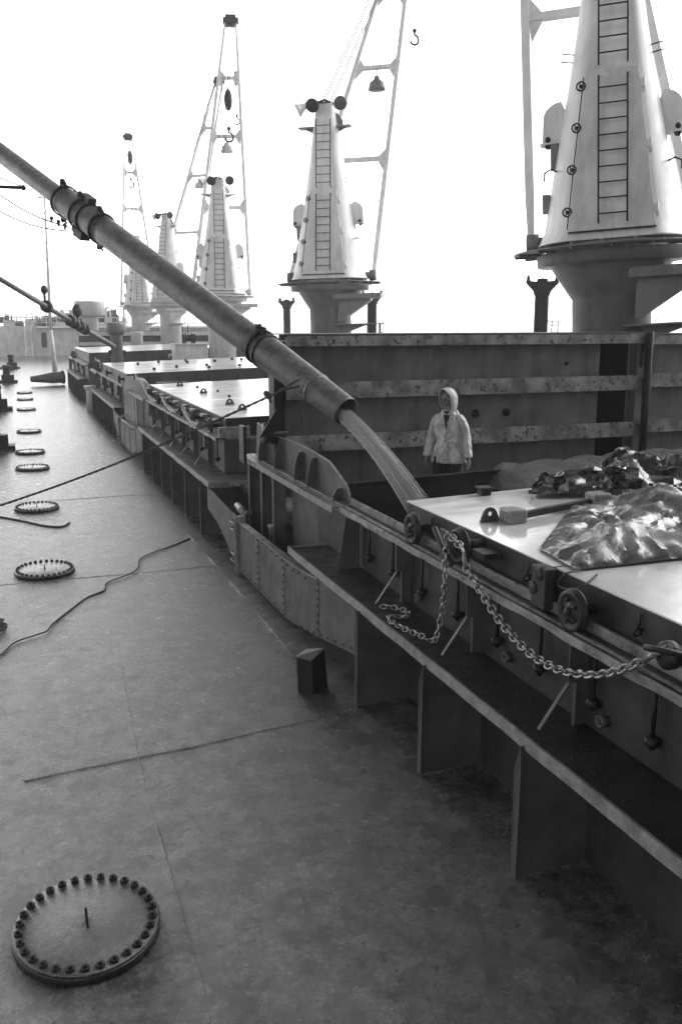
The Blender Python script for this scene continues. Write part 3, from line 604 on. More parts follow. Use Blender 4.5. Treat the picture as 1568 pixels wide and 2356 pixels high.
# ------------------------------------------------------------------ tarpaulins: real folds from a short cloth simulation over a few lumps
def drape(specs, posts, frames):
    sc = bpy.context.scene; tmp = []; obs = []
    def mesh(name, vs, fs):
        me = bpy.data.meshes.new(name); me.from_pydata(vs, [], fs); me.update(); o = bpy.data.objects.new(name, me); sc.collection.objects.link(o); tmp.append(o); return o
    gv = [(-30, -30, 0), (40, -30, 0), (40, 40, 0), (-30, 40, 0)]
    g = mesh('tmp_floor', gv, [(0, 1, 2, 3)])
    cols = [g]
    for (x, y, h, r) in posts:
        vs = [(x + r * math.cos(a * math.pi / 4), y + r * math.sin(a * math.pi / 4), 0.0) for a in range(8)] + [(x + .25 * r * math.cos(a * math.pi / 4), y + .25 * r * math.sin(a * math.pi / 4), h) for a in range(8)]
        cols.append(mesh('tmp_post', vs, [(i, (i + 1) % 8, 8 + (i + 1) % 8, 8 + i) for i in range(8)] + [tuple(range(8, 16))]))
    for c in cols: c.modifiers.new('c', 'COLLISION'); c.collision.thickness_outer = .012; c.collision.cloth_friction = 40
    for (foot, N, M, grow, bend, seed, amp, z0, pin) in specs:
        vs = []
        for j in range(M + 1):
            for i in range(N + 1):
                u, v = i / N, j / M; x, y = foot(u, v); e = min(1, u * 10, v * 10) if pin else 1
                z = .02 + e * (z0 + amp * noise.noise(Vector((x * 2.2, y * 2.2, seed))) + amp * .6 * noise.noise(Vector((x * 7, y * 7, seed + 4)))); vs.append((x, y, z))
        o = mesh('tmp_cloth', vs, [(j * (N + 1) + i, j * (N + 1) + i + 1, (j + 1) * (N + 1) + i + 1, (j + 1) * (N + 1) + i) for j in range(M) for i in range(N)])
        if pin:
            vg = o.vertex_groups.new(name='pin'); vg.add([j * (N + 1) + i for j in range(M + 1) for i in range(N + 1) if i < 1 or j < 1], 1.0, 'REPLACE')
        c = o.modifiers.new('cloth', 'CLOTH'); s = c.settings; s.quality = 12; s.mass = .3; s.air_damping = 2
        s.tension_stiffness = s.compression_stiffness = 350; s.shear_stiffness = 120; s.bending_stiffness = bend; s.tension_damping = s.compression_damping = 10; s.shear_damping = 8; s.bending_damping = .5
        s.shrink_min = -grow
        if pin: s.vertex_group_mass = 'pin'
        c.collision_settings.use_self_collision = True; c.collision_settings.self_distance_min = .010; c.collision_settings.distance_min = .01; c.point_cache.frame_end = frames
        obs.append(o)
    f0 = sc.frame_end; sc.frame_start = 1; sc.frame_end = frames
    for f in range(1, frames + 1): sc.frame_set(f)
    dg = bpy.context.evaluated_depsgraph_get(); out = []
    for o in obs:
        ev = o.evaluated_get(dg); me = ev.to_mesh(); out.append(([tuple(v.co) for v in me.vertices], [tuple(p.vertices) for p in me.polygons])); ev.to_mesh_clear()
    for o in tmp: me = o.data; bpy.data.objects.remove(o, do_unlink=True); bpy.data.meshes.remove(me)
    sc.frame_set(1); return out
def hsh(i, j, seed):
    v = math.sin(i * 127.1 + j * 311.7 + seed * 74.7) * 43758.5453; return v - math.floor(v)
def crumple(x, y, sc, seed, k=1.0):                        # straight creases between flat facets: linear patches on a jittered, turned lattice
    a = seed * 1.3; u = (x * math.cos(a) - y * math.sin(a)) * sc + .35 * noise.noise(Vector((x * sc * .6, y * sc * .6, seed))); v = (x * math.sin(a) + y * math.cos(a)) * sc * 1.25 + .35 * noise.noise(Vector((x * sc * .6, y * sc * .6, seed + 9)))
    i, j = math.floor(u), math.floor(v); f, g = u - i, v - j
    h00, h10, h01, h11 = hsh(i, j, seed), hsh(i + 1, j, seed), hsh(i, j + 1, seed), hsh(i + 1, j + 1, seed)
    if hsh(i, j, seed + 50) > .5: h = (h00 + (h10 - h00) * f + (h11 - h10) * g) if f > g else (h00 + (h11 - h01) * f + (h01 - h00) * g)
    else: h = (h00 + (h10 - h00) * f + (h01 - h00) * g) if f + g < 1 else (h11 + (h01 - h11) * (1 - f) + (h10 - h11) * (1 - g))
    return h * k
def grid_obj(name, f, N, Mv, M):
    vs = [f(i / N, j / Mv) for j in range(Mv + 1) for i in range(N + 1)]
    fs = [(j * (N + 1) + i, j * (N + 1) + i + 1, (j + 1) * (N + 1) + i + 1, (j + 1) * (N + 1) + i) for j in range(Mv) for i in range(N)]
    m = MB(); m.add(vs, fs, False); o = m.build(name, M); s = o.modifiers.new('thick', 'SOLIDIFY'); s.thickness = .005; s.offset = 1; return o
def star(x, y, cx, cy, h, r, nf, ph):                     # pulled-up point with straight folds running down from it
    dx, dy = x - cx, y - cy; d = math.hypot(dx, dy) / r
    if d >= 1: return 0
    a = math.atan2(dy, dx); t_ = (a * nf / (2 * PI) + ph) % 1.0; tri = abs(t_ - .5) * 2
    return h * (1 - d) ** 1.2 * (.55 + .45 * tri)
def foot1(u, v):
    A = Vector((4.06, 6.40)); B = Vector((3.97, 5.72)); C = Vector((8.8, 5.32)); D = Vector((8.9, 8.0)); E = Vector((5.3, 7.75))
    L = A.lerp(E, (v - .2) / .8) if v > .2 else B.lerp(A, v / .2); p = L.lerp(C.lerp(D, v), u); return p.x, p.y
def foot2(u, v): return 5.5 + 4.3 * u + .15 * v, 7.95 + .75 * v
LUMPS = [(6.0, 7.3, .30, .06), (7.2, 7.1, .22, .06), (5.8, 8.25, .22, .06), (6.3, 8.4, .36, .05), (7.6, 8.4, .3, .06)]
CLOTHS = drape([(foot1, 100, 64, .13, .02, 1, .05, .22, True), (foot2, 96, 40, .36, .02, 7, .16, .30, False)], LUMPS, 60)
def cloth_obj(data, M, zadd, label):
    vs, fs = data; out = []
    for (x, y, z) in vs:
        k = min(1, max(0, z * 25 - .4)); z *= .72 if M is M_TARP else 1; c = .030 * crumple(x, y, 1.6, 2) + (.016 + .02 * noise.noise(Vector((x, y, 3)))) * crumple(x + .3 * noise.noise(Vector((x * 2, y * 2, 1))), y, 3.8, 4) + .010 * crumple(x, y + .2 * noise.noise(Vector((x * 3, y, 5))), 7, 6)
        out.append((x, y, Z_CV + .003 + camber(x) + zadd + z + k * c))
    m = MB(); m.add(out, fs, True); o = m.build('tarpaulin', M); bm = bmesh.new(); bm.from_mesh(o.data)
    for e in bm.edges:
        if len(e.link_faces) == 2 and e.calc_face_angle() > (R(38) if M is M_TARP else R(22)): e.smooth = False
    bm.to_mesh(o.data); bm.free()
    s = o.modifiers.new('thick', 'SOLIDIFY'); s.thickness = .004; s.offset = 1
    return tag(o, label, 'tarpaulin')
M_TARP2 = mat('dark_tarpaulin', 0.03, 0.012, 0.24, 0.08, 5, 0.06, 22, ior=1.7)
cloth_obj(CLOTHS[0], M_TARP, 0, 'crumpled wet tarpaulin thrown over the near hatch panel, its flat corner towards the chain')
cloth_obj(CLOTHS[1], M_TARP2, .01, 'dark heaped tarpaulin with sharp black folds and peaks, behind the flat grey sheet')
def sheet():                                              # third sheet spanning the open hold behind the heap
    N, Mv = 100, 40; vs = []
    for j in range(Mv + 1):
        for i in range(N + 1):
            u, v = i / N, j / Mv; x = 6.25 + 4.8 * u - .0 * v; y = 8.85 + 2.9 * v
            h = .016 * math.sin(11 * (x * .8 + y * .55) + 4 * noise.noise(Vector((x, y, 33)))) + .012 * noise.noise(Vector((x * 1.2, y * 2.5, 3)))
            d = max(0, 1 - u * 14); z = 1.86 + camber(x) * 1.0 + h * 1.4 - .25 * d * d - .05 * math.sin(PI * v)
            vs.append((x + .2 * v, y, z))
    fs = [(j * (N + 1) + i, j * (N + 1) + i + 1, (j + 1) * (N + 1) + i + 1, (j + 1) * (N + 1) + i) for j in range(Mv) for i in range(N)]
    m = MB(); m.add(vs, fs, True); o = m.build('tarpaulin', M_TARP)
    tag(o, 'flat ribbed tarpaulin stretched over the open hold between the heap and the worker', 'tarpaulin')
sheet()
m = MB(); m.tube(interp([at(1335, 1314, z=2.14), at(1300, 1320, z=2.16), at(1283, 1345, x=3.83), at(1312, 1358, x=3.80), at(1345, 1345, x=3.83), at(1372, 1322, z=2.14)]), .009, 6); tag(m.build('lashing_cord', M_ROPE), 'thin cord looping from the corner of the flat tarpaulin over the panel edge', 'cord')

# ------------------------------------------------------------------ deck manholes
def manhole(px, py, wpx, label, nb=30, first=None):
    c = at(px, py, z=0.06); k = FPX / ((c - Vector((0, 0, EYE))).dot(FW)); rx = wpx / 2 / k; ry = rx * 1.12
    t = thing('manhole', label, 'manhole', (c.x, c.y, 0), 0, 'bolted manholes along the deck')
    if first is None:
        m = MB(); m.lathe((0, 0, 0), [(rx, -.02), (rx, .040), (rx * .995, .045), (rx * .93, .047), (rx * .9, .045)], 64); o = m.build('flange', M_MAN, t)
        m = MB(); m.lathe((0, 0, 0), [(rx * .985, .044), (rx * .985, .060), (rx * .97, .066)], 64); d = m.build('lid', M_DECKF, t)
        mb = MB(); mb.lathe((0, 0, 0), [(.030, 0), (.030, .018)], 6, smooth=False); mb.lathe((0, 0, 0), [(.012, .015), (.012, .034)], 8)
        bo = mb.build('bolt', M_BLACK, t); bo.location = (rx * .90, 0, .066)
        for i in range(1, nb):
            b = bo.copy(); COL.objects.link(b); b.parent = t; a = 2 * PI * i / nb; b.location = (rx * .90 * math.cos(a), rx * .90 * math.sin(a), .066); b.rotation_euler = (0, 0, random.uniform(0, 6))
        m = MB(); m.prism([(-.008, -.07, .066), (-.008, .07, .066), (-.008, .05, .13), (-.008, .0, .16), (-.008, -.05, .12)], (.016, 0, 0)); m.build('lifting_lug', M_BLACK, t)
        t.scale = (1, ry / rx, 1); return t, rx
    src, r0 = first
    for ch in src.children: dup(ch, t)
    t.scale = (rx / r0, ry / r0, .75); return t, rx
M_MAN = mat('rusty_rim', 0.02, 0.01, 0.3, 0.1, 8, 0.3, 40)
M_DECKF = wet_plate('wet_lid_plate', 0.10, 0.025, 1.9, 0.06, 0.36, 0.6, 14, 4, (1, 1, 1), 0.8)
mh = [(200, 2120, 330, 'large round bolted manhole in the near foreground, wet lid with central lug'), (103, 1306, 134, 'round bolted manhole beside the end of the wavy cable, second nearest'), (85, 1163, 99, 'bolted manhole between the straight rope and the short curled cable'),
      (75, 1073, 76, 'bolted manhole just beyond the taut rope, nearest of the far row'), (70, 1037, 66, 'bolted manhole close behind the one beyond the taut rope'), (67, 990, 55, 'lone bolted manhole midway between the two pairs in the far row'),
      (61, 940, 43, 'bolted manhole of the far group of three, nearest of them'), (58, 917, 37, 'bolted manhole in the middle of the far group of three'), (57, 902, 35, 'farthest bolted manhole, next to the fallen pipe section')]
first = None
for x, y, wd, lb in mh:
    t, r = manhole(x, y, wd, lb, first=first)
    if first is None: first = (t, r)

# ------------------------------------------------------------------ cables, rope, stump on the deck
m = MB(); m.tube(interp([at(x, y, z=.004) for x, y in ((-40, 1525), (0, 1508), (35, 1478), (80, 1462), (108, 1452), (122, 1435), (160, 1405), (200, 1375), (240, 1358), (248, 1340), (300, 1320), (318, 1305), (322, 1287), (350, 1272), (395, 1256), (438, 1238))]), .011, 8)
tag(m.build('deck_cable', M_ROPE), 'long dark cable winding across the wet deck past the second manhole', 'cable')
m = MB(); m.tube(interp([at(x, y, z=.004) for x, y in ((-30, 1186), (0, 1189), (50, 1198), (95, 1208), (130, 1212), (150, 1209), (160, 1202))]), .018, 8); tag(m.build('deck_cable', M_ROPE), 'short dark cable with a curled end coming in from the left border', 'cable')
m = MB(); c = at(-6, 1445, z=.02); m.torus(c + Vector((0, 0, 0)), .12, .014, (0, 0, 1), 20, 6); m.torus(c + Vector((.02, .03, .03)), .10, .014, (.1, 0, 1), 20, 6); m.torus(c + Vector((.0, .3, .01)), .08, .014, (0, .1, 1), 20, 6); tag(m.build('cable_coil', M_ROPE), 'small coil of dark cable half cut off by the left border', 'cable')
p0 = at(645, 900, x=3.25); p1_ = at(0, 1150, d=12.6); pp = p1_ + (p1_ - p0) * .3
m = MB(); N = 160; P_ = [p0.lerp(pp, i / N) - Vector((0, 0, .12 * math.sin(PI * i / N))) for i in range(N + 1)]
for ph in (0, PI):
    Q = []
    for i, p in enumerate(P_):
        a = i * 1.1 + ph; Q.append(p + Vector((.007 * math.cos(a), .007 * math.sin(a), .007 * math.sin(a))))
    m.tube(Q, .011, 6)
m.sphere(at(617, 911, x=3.22), .055, (1, 1, .8)); m.sphere(at(612, 905, x=3.22), .04); m.tube([at(617, 911, x=3.22), at(622, 925, x=3.22)], .02, 6)
for dd in (-10, 6): m.tube([at(640, 900, x=3.25), at(690, 882 + dd, x=3.5)], .016, 6)
tag(m.build('taut_rope', M_ROPE), 'taut rope tied with a knot to the big pipe and running to the left border', 'rope')
# stump
b = [at(685, 1588, z=0), at(716, 1598, z=0), at(762, 1580, z=0)]; e = [at(680, 1506, d=FPX * 1 / 245), at(717, 1512, d=FPX / 245), at(751, 1496, d=FPX / 240)]
hz = .42
tp = [Vector((2.70, 8.98, hz)), Vector((2.845, 8.86, hz - .02)), Vector((3.03, 8.99, hz + .05)), Vector((2.87, 9.16, hz))]
bt = [Vector((2.73, 9.03, -.02)), Vector((2.87, 8.90, -.02)), Vector((3.09, 9.03, -.02)), Vector((2.90, 9.20, -.02))]
st = thing('bollard_stump', 'short dark angular steel stump standing on the wet deck before the plating', 'bollard', (2.9, 9.0, 0))
m = MB(); m.hexa([tuple(v - Vector((2.9, 9, 0))) for v in bt + tp]); m.build('stump_body', M_DARK, st, .008)
m = MB(); m.hexa([tuple(v * 1 - Vector((2.9, 9, 0)) + Vector((0, 0, .002))) for v in tp] + [tuple(v - Vector((2.9, 9, 0)) + Vector((0, 0, .012))) for v in tp]); m.build('stump_top', M_DECKF, st)

# ------------------------------------------------------------------ the loading pipe
MOUTH = at(797, 947, d=11.7); FAR = at(-120, 261, d=19.0)
ax = (MOUTH - FAR).normalized(); LEN = (MOUTH - FAR).length
def s_at(px):                                            # distance from the mouth of the point whose image x is px
    lo, hi = 0, LEN
    for _ in range(40):
        mid = (lo + hi) / 2; q = MOUTH - ax * mid - Vector((0, 0, EYE)); x = CX + FPX * q.dot(RT) / q.dot(FW)
        if x > px: lo = mid
        else: hi = mid
    return lo
def rpx(px, wpx): q = MOUTH - ax * s_at(px) - Vector((0, 0, EYE)); return wpx / 2 * q.dot(FW) / FPX
pipe = thing('loading_pipe', 'big slanting steel loading pipe pouring grain, built of clamped sections', 'pipe', MOUTH)
def pl(px, off=0): return -ax * (s_at(px) + off)
def seglat(name, xa, xb, wa, wb, hollow=False, M=M_PIPE, lip=0):
    ra, rb = rpx(xa, wa), rpx(xb, wb); L_ = s_at(xa) - s_at(xb); prof = []
    n = 14
    for i in range(n + 1): prof.append((ra + (rb - ra) * i / n, L_ * i / n))
    if lip: prof = [(ra + lip, 0), (ra + lip, .03), (ra, .045)] + prof[1:]
    m = MB()
    if hollow:
        prof += [(rb - .012, L_ - .001)] + [(max(.05, r - .014), h) for r, h in reversed(prof[:-1])]
        m.lathe(pl(xa), prof, 48, axis=ax, close=True)
    else: m.lathe(pl(xa), prof, 48, axis=ax)
    return m.build(name, M, pipe)
seglat('mouth_section', 726, 800, 71, 67, True, lip=.012)
seglat('lower_section', 603, 730, 76, 72, True)
seglat('middle_section', 232, 608, 62, 71, True)
seglat('telescope_collar', 150, 236, 62, 64, True)
seglat('upper_section', -120, 156, 40, 44, False)
def clamp(px, wpx, th=.05, M=M_DARK, lugs=2, name='clamp_ring', lug=.08):
    r = rpx(px, wpx); m = MB(); m.lathe(pl(px, th / 2), [(r - .01, 0), (r + .022, 0), (r + .022, th), (r - .01, th)], 48, axis=ax, close=True)
    o = m.build(name, M, pipe)
    s = ax.cross(Vector((0, 0, 1))).normalized(); u = s.cross(ax)
    for k in range(lugs):
        a = (PI * .62, PI * 1.55, PI * 1.1, PI * .1)[k]
        d = u * math.sin(a) * -1 + s * math.cos(a) if False else (u * math.cos(a - PI / 2) + s * math.sin(a - PI / 2))
    for d, in ((u * 1 + s * .25,), (u * -1 - s * .1,))[:lugs]:
        d = d.normalized(); m = MB(); c = pl(px) + d * (r + .03); m.bar(c - ax * .09, c + ax * .09, .07, .06, up=d); m.sphere(c + d * .06 - ax * .03, lug * .62, seg=10, rings=8); m.tube([c + d * .02 - ax * .12, c + d * .07 + ax * .1], .018, 8); m.build('clamp_lug', M, o)
    return o
clamp(150, 66); clamp(190, 68, .04, lugs=1); clamp(205, 66, .035, lugs=0); clamp(234, 66)
clamp(598, 76, .05, lugs=1, lug=.04); clamp(612, 76, .025, lugs=0)
s_ = ax.cross(Vector((0, 0, 1))).normalized(); u_ = s_.cross(ax)
m = MB(); c = pl(196) + u_ * (rpx(196, 62) + .06); m.bar(c - ax * .16, c + ax * .16, .16, .12, up=u_); m.build('rust_block', M_DARK, pipe)
m = MB(); c = pl(196) - u_ * (rpx(196, 62) + .05); m.bar(c - ax * .16, c + ax * .12, .18, .22, up=u_); m.bar(c - ax * .05 - u_ * .08, c - ax * .3 - u_ * .02, .10, .10); m.build('hanger_bracket', M_DARK, pipe)
m = MB(); c = pl(160) - s_ * .02 + u_ * .15 ; m.sphere(pl(140) + u_ * .02 - s_ * (rpx(140, 44) + .02), .07); m.sphere(pl(146) + u_ * .1 - s_ * (rpx(140, 44) + .02), .06); m.build('bolt_cluster', M_DARK, pipe)
gw = 'stay wires to the pipe collar'
for lb, a, b in (('upper thin stay wire with shackles running to the pipe collar', (-30, 425, 15.2), (160, 523, 13.7)), ('lower thin stay wire running to the pipe collar', (-30, 468, 15.2), (158, 532, 13.7))):
    A = at(a[0], a[1], d=a[2]); B = at(b[0], b[1], d=b[2]); m = MB(); m.tube([A.lerp(B, i / 20) - Vector((0, 0, .10 * math.sin(PI * i / 20))) for i in range(21)], .011, 6)
    if 'upper' in lb:
        for f in (.80, .88, .95): m.sphere(A.lerp(B, f), .032); m.tube([A.lerp(B, f), A.lerp(B, f) - Vector((0, 0, .07))], .02, 6)
    tag(m.build('stay_wire', M_ROPE), lb, 'wire', gw)
m = MB(); A = at(-20, 429, d=16); B = at(54, 432, d=16); m.tube([A, B], .03, 8); m.sphere(B, .05); m.tube([at(-20, 402, d=16), at(50, 428, d=16)], .012, 6); tag(m.build('spar', M_BLACK), 'short dark spar end poking in at the left border below the pipe', 'spar')

# ------------------------------------------------------------------ grain pouring out (dense falling stream)
def grain():
    top = MOUTH + ax * .02 - u_ * .06; pts = []; end = at(965, 1172, d=10.9)
    rad = []
    V = ax * 1.0
    for i in range(25):
        f = i / 24; p = top.lerp(end, f); p += Vector((0, 0, 1)) * (.30 * f * (1 - f)); pts.append(p); rad.append(.095 - .012 * math.sin(PI * f) + .045 * f)
    pts = [MOUTH - ax * .5 - u_ * .13, MOUTH - ax * .15 - u_ * .10] + pts; rad = [.05, .08] + rad
    m = MB(); m.tube(pts, .1, 20, rr=[r * .62 for r in rad]); rg = random.Random(4)
    for _ in range(420):                                 # the stream is many fine streaks, fraying outwards as it falls
        a = rg.uniform(0, 2 * PI); q0 = rg.random() ** .5; fr = rg.uniform(.0, .35) ** 2; i0 = rg.choice((0, 1, 2, 2, 4, 6, 9, 12)); i1 = min(len(pts) - 1, i0 + rg.randint(7, 26)); P_ = []; rr = []
        for i in range(i0, i1 + 1, 2):
            g = i / (len(pts) - 1); t = (pts[min(i + 1, len(pts) - 1)] - pts[max(i - 1, 0)]).normalized(); s = t.cross(Vector((0, 0, 1))).normalized(); q = s.cross(t); r = rad[i] * (q0 + fr * g * 2.2)
            P_.append(pts[i] + s * (r * math.cos(a)) + q * (r * math.sin(a))); rr.append(.0055 * math.sin(PI * (.08 + .84 * (i - i0) / max(1, i1 - i0))) + .001)
        if len(P_) > 2: m.tube(P_, .006, 5, rr=rr)
    rng = random.Random(2)
    for _ in range(5200):
        k = rng.random() * 24; i = 2 + int(k); f = k - int(k); i2 = min(i + 1, len(pts) - 1)
        c = pts[i].lerp(pts[i2], f); r = (rad[i] * 1.0 + rng.gauss(0, .007)); a = rng.uniform(0, 2 * PI); t = (pts[i2] - pts[i]).normalized() if i2 != i else Vector((0, 0, -1))
        s = t.cross(Vector((0, 0, 1))).normalized(); q = s.cross(t); p = c + s * (r * math.cos(a)) + q * (r * math.sin(a)); e = .003; t2 = t * .03
        m.add([p - t2, p + s * e, p + q * e, p - s * e, p - q * e, p + t2], [(0, 1, 2), (0, 2, 3), (0, 3, 4), (0, 4, 1), (5, 2, 1), (5, 3, 2), (5, 4, 3), (5, 1, 4)])
    o = m.build('grain_stream', M_GRAIN); tag(o, 'pale stream of grain falling from the pipe mouth into the open hatch', 'grain', kind='stuff')
    # the cargo already in the hold
    m = MB(); N = 40; vs = []
    for j in range(N + 1):
        for i in range(N + 1):
            x = 3.9 + 14 * i / N; y = -1 + 12.4 * j / N; vs.append((x, y, -3 + 2.4 * math.exp(-((x - 6) ** 2 + (y - 10.6) ** 2) / 6) + .05 * noise.noise(Vector((x, y, 0)))))
    m.add(vs, [(j * (N + 1) + i, j * (N + 1) + i + 1, (j + 1) * (N + 1) + i + 1, (j + 1) * (N + 1) + i) for j in range(N) for i in range(N)], True)
    tag(m.build('grain_heap', M_GRAIN), 'heap of grain lying in the hold under the stream', 'grain', kind='stuff')
grain()

# ------------------------------------------------------------------ second, thinner loading pipe
m = MB(); A = at(-60, 606, d=30); B = at(262, 797, d=45)
p2t = thing('slender_pipe', 'long slender dark pipe slanting down to the mushroom ventilator', 'pipe', A)
def rel(o): return o
m.tube([Vector((0, 0, 0)), (B - A)], .085, 14, r2=.13); m.build('tube', M_PIPE, p2t)
for f in (.42, .60, .63, .68, .72):
    m = MB(); c = (B - A) * f; d = (B - A).normalized(); m.lathe(c, [(.1, -.12), (.24, -.1), (.24, .1), (.1, .12)], 16, axis=d); m.build('coupling', M_DARK, p2t)
for f in (.41, .66):
    m = MB(); c = (B - A) * f; m.tube([c, c + Vector((0, 0, .55))], .05, 8); m.sphere(c + Vector((0, 0, .62)), .14 if f < .5 else .22, (1, 1, 1.3)); m.build('valve_handle', M_DARK, p2t)

# ------------------------------------------------------------------ cranes
SC = 1 / 118.0
def crane(label, x, y, rz, el, lit, sheds=True, tilt=0.0, lean=0.0):
    M_CRANED = M_CRANED_ if y < 40 else M_CRANE_HAZED  # far cranes get the pedestal paint with haze mixed into its tone
    t = thing('deck_crane', label, 'crane', (x, y, 1.0), rz, 'deck cranes on the centreline')
    t.rotation_euler = (Matrix.Rotation(-lean, 3, Vector((x, y, 0)).normalized()) @ Matrix.Rotation(rz, 3, 'Z')).to_euler()
    zo = 1.0
    def Z(px): return at(1402, px if px > -100 else -100 + (px + 100) * .82, y=15.25).z - zo
    k3 = .33 * SC
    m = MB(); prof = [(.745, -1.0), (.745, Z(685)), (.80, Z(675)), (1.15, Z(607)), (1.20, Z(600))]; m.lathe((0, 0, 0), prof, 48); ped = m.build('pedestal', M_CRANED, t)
    m = MB(); m.lathe((0, 0, 0), [(1.1, Z(607)), (1.40, Z(605)), (1.42, Z(580)), (1.42, Z(576))], 56); m.build('slew_ring', M_CRANED, t)
    m = MB(); m.lathe((0, 0, 0), [(1.46, Z(574)), (1.86, Z(574)), (1.86, Z(570)), (1.46, Z(570))], 56, close=True)
    for k in range(16): a = k * PI / 8; m.bar((1.40 * math.cos(a), 1.40 * math.sin(a), Z(576)), (1.84 * math.cos(a), 1.84 * math.sin(a), Z(576)), .03, .05)
    m.build('walkway_ring', M_CRANED, t)
    m = MB(); m.lathe((0, 0, 0), [(1.25, Z(575)), (1.25, Z(560))], 48)
    for k in range(14): a = k * 2 * PI / 14 + .1; m.bar((1.3 * math.cos(a), 1.3 * math.sin(a), Z(574)), (1.3 * math.cos(a), 1.3 * math.sin(a), Z(558)), .07, .05)
    m.build('bearing', M_CRANED, t)
    # house
    hw = [(556, 1.40), (551, 1.36), (523, 1.26), (457, 1.17), (325, 1.00), (227, .85), (58, .64), (-120, .47), (-270, .34), (-278, .32)]
    n = 64; vs = []
    for py, h in hw:
        for k in range(n):
            a = 2 * PI * k / n; xx = h * math.sin(a); yy = -h * math.cos(a) * (1.15 if math.cos(a) < 0 else 1)
            yy = max(yy, -.80 * h); ff = .80 * h
            vs.append((xx, yy, Z(py)))
    fs = [(i * n + k, i * n + (k + 1) % n, (i + 1) * n + (k + 1) % n, (i + 1) * n + k) for i in range(len(hw) - 1) for k in range(n)] + [tuple(range(n))[::-1], tuple((len(hw) - 1) * n + k for k in range(n))]
    m = MB(); m.add(vs, fs, True); m.sm[-1] = m.sm[-2] = False; house = m.build('house', M_CRANE, t)
    def fy(py):
        for (a, ha), (b, hb) in zip(hw, hw[1:]):
            if b <= py <= a: f = (a - py) / (a - b); return -.80 * (ha + (hb - ha) * f)
        return -.8 * hw[-1][1]
    # access panel, hinged
    x0b, x0t = .77, .46; zb_, zt_ = 536, 166
    pts = [(-x0b, fy(zb_) - .012, Z(zb_)), (x0b, fy(zb_) - .012, Z(zb_)), (x0t, fy(zt_) - .012, Z(zt_)), (-x0t, fy(zt_) - .012, Z(zt_))]
    m = MB(); m.prism(pts, (0, -.07, 0)); door = m.build('access_panel', M_CPANEL_SHADE, t, .012)
    m = MB(); m.box((-x0b - .0, fy(zb_) - .07, Z(zb_) - .022), (x0b, fy(zb_) + .03, Z(zb_) - .004)); m.build('panel_sill', M_BLACK, door)
    def px_(py, s): f = (zb_ - py) / (zb_ - zt_); return s * (x0b + (x0t - x0b) * f)
    for py in (202, 299, 395, 491):
        c = (px_(py, -1) - .05, fy(py) - .10, Z(py)); m = MB(); m.torus(c, .075, .014, (0, 1, .1), 18, 6); m.sphere(c, .035, seg=8, rings=6)
        for a in (0, 2.1, 4.2): m.tube([c, (c[0] + .07 * math.cos(a), c[1], c[2] + .07 * math.sin(a))], .010, 5)
        m.tube([c, (c[0], c[1] + .12, c[2])], .016, 6); m.build('hand_wheel', M_BLACK, door)
    m = MB()
    m.tube([(px_(py, -1) - .02, fy(py) - .05, Z(py)) for py in (180, 300, 400, 530)], .011, 6); m.build('latch_rod', M_DARK, door)
    for py in (208, 350, 496):
        c = (px_(py, 1) + .03, fy(py) - .03, Z(py)); m = MB(); m.box((c[0] - .05, c[1] - .04, c[2] - .07), (c[0] + .03, c[1] + .04, c[2] + .07)); m.tube([(c[0] + .03, c[1], c[2] - .16), (c[0] + .02, c[1], c[2] + .1)], .025, 8); m.build('hinge', M_CRANE, door)
    def ladder(pa, pb, n_, parent, wid=.52):
        m = MB(); xl = -wid / 2 + .02; ya, yb = fy(pa), fy(pb)
        P = lambda x, f, o: (x, (ya + (yb - ya) * f) - o, Z(pa) + (Z(pb) - Z(pa)) * f)
        for x in (xl, xl + wid):
            a = P(x, 0, .22); b = P(x, 1, .22); m.tube([(a[0], a[1] + .16, a[2] - .06), (a[0], a[1] + .02, a[2] - .03), a, b, (b[0], b[1] + .02, b[2] + .03), (b[0], b[1] + .16, b[2] + .06)], .017, 6)
        for i in range(n_):
            f = (i + .35) / n_; m.tube([P(xl, f, .22), P(xl + wid, f, .22)], .014, 6)
        return m.build('ladder', M_BLACK, parent)
    ladder(514, 190, 9, t, .50); ladder(146, -170, 8, t, .50)
    # side ears (lamp shields), brackets, grab bars
    for s in (-1, 1):
        m = MB(); hx = .90; n_ = 10
        pts = [(s * (hx - .12), -.1, Z(252))] + [(s * (hx + .02 + .34 * math.sin(PI / 2 * i / n_)), -.1, Z(252) + .0 + .30 * math.cos(PI / 2 * i / n_)) for i in range(n_ + 1)] + [(s * (hx + .38), -.1, Z(308)), (s * (hx - .05), -.1, Z(308))]
        m.prism(pts, (0, .26, 0)); m.box((s * (hx - .1), -.22, Z(310)), (s * (hx + .42), .2, Z(313))); o = m.build('sheave_guard', M_CRANE, t)
        m = MB(); m.sphere((s * (hx + .27), -.2, Z(302)), .055); m.lathe((s * (hx + .27), -.05, Z(322)), [(.04, 0), (.07, .05), (.07, .1)], 10); m.build('guard_bolt', M_DARK, o)
        m = MB(); m.tube([(s * 1.0, -.35, Z(383)), (s * 1.10, -.55, Z(381)), (s * 1.22, -.45, Z(386)), (s * 1.24, -.2, Z(400))], .018, 6); m.build('grab_bar', M_DARK, t); m = MB(); m.tube([(s * .66, -.1, Z(105)), (s * .88, -.25, Z(105)), (s * .90, -.2, Z(122)), (s * .66, -.1, Z(124))], .014, 6); m.build('grab_bar', M_DARK, t)
        # jib foot
        m = MB(); m.lathe((s * 1.2, .35, Z(540)), [(.12, 0), (.12, .36 * 1)], 16, axis=(s, 0, 0)); m.lathe((s * 1.52, .35, Z(540)), [(.10, -.12), (.19, -.12), (.19, .12), (.10, .12)], 20, axis=(s, 0, 0)); m.build('jib_pivot', M_CRANED, t)
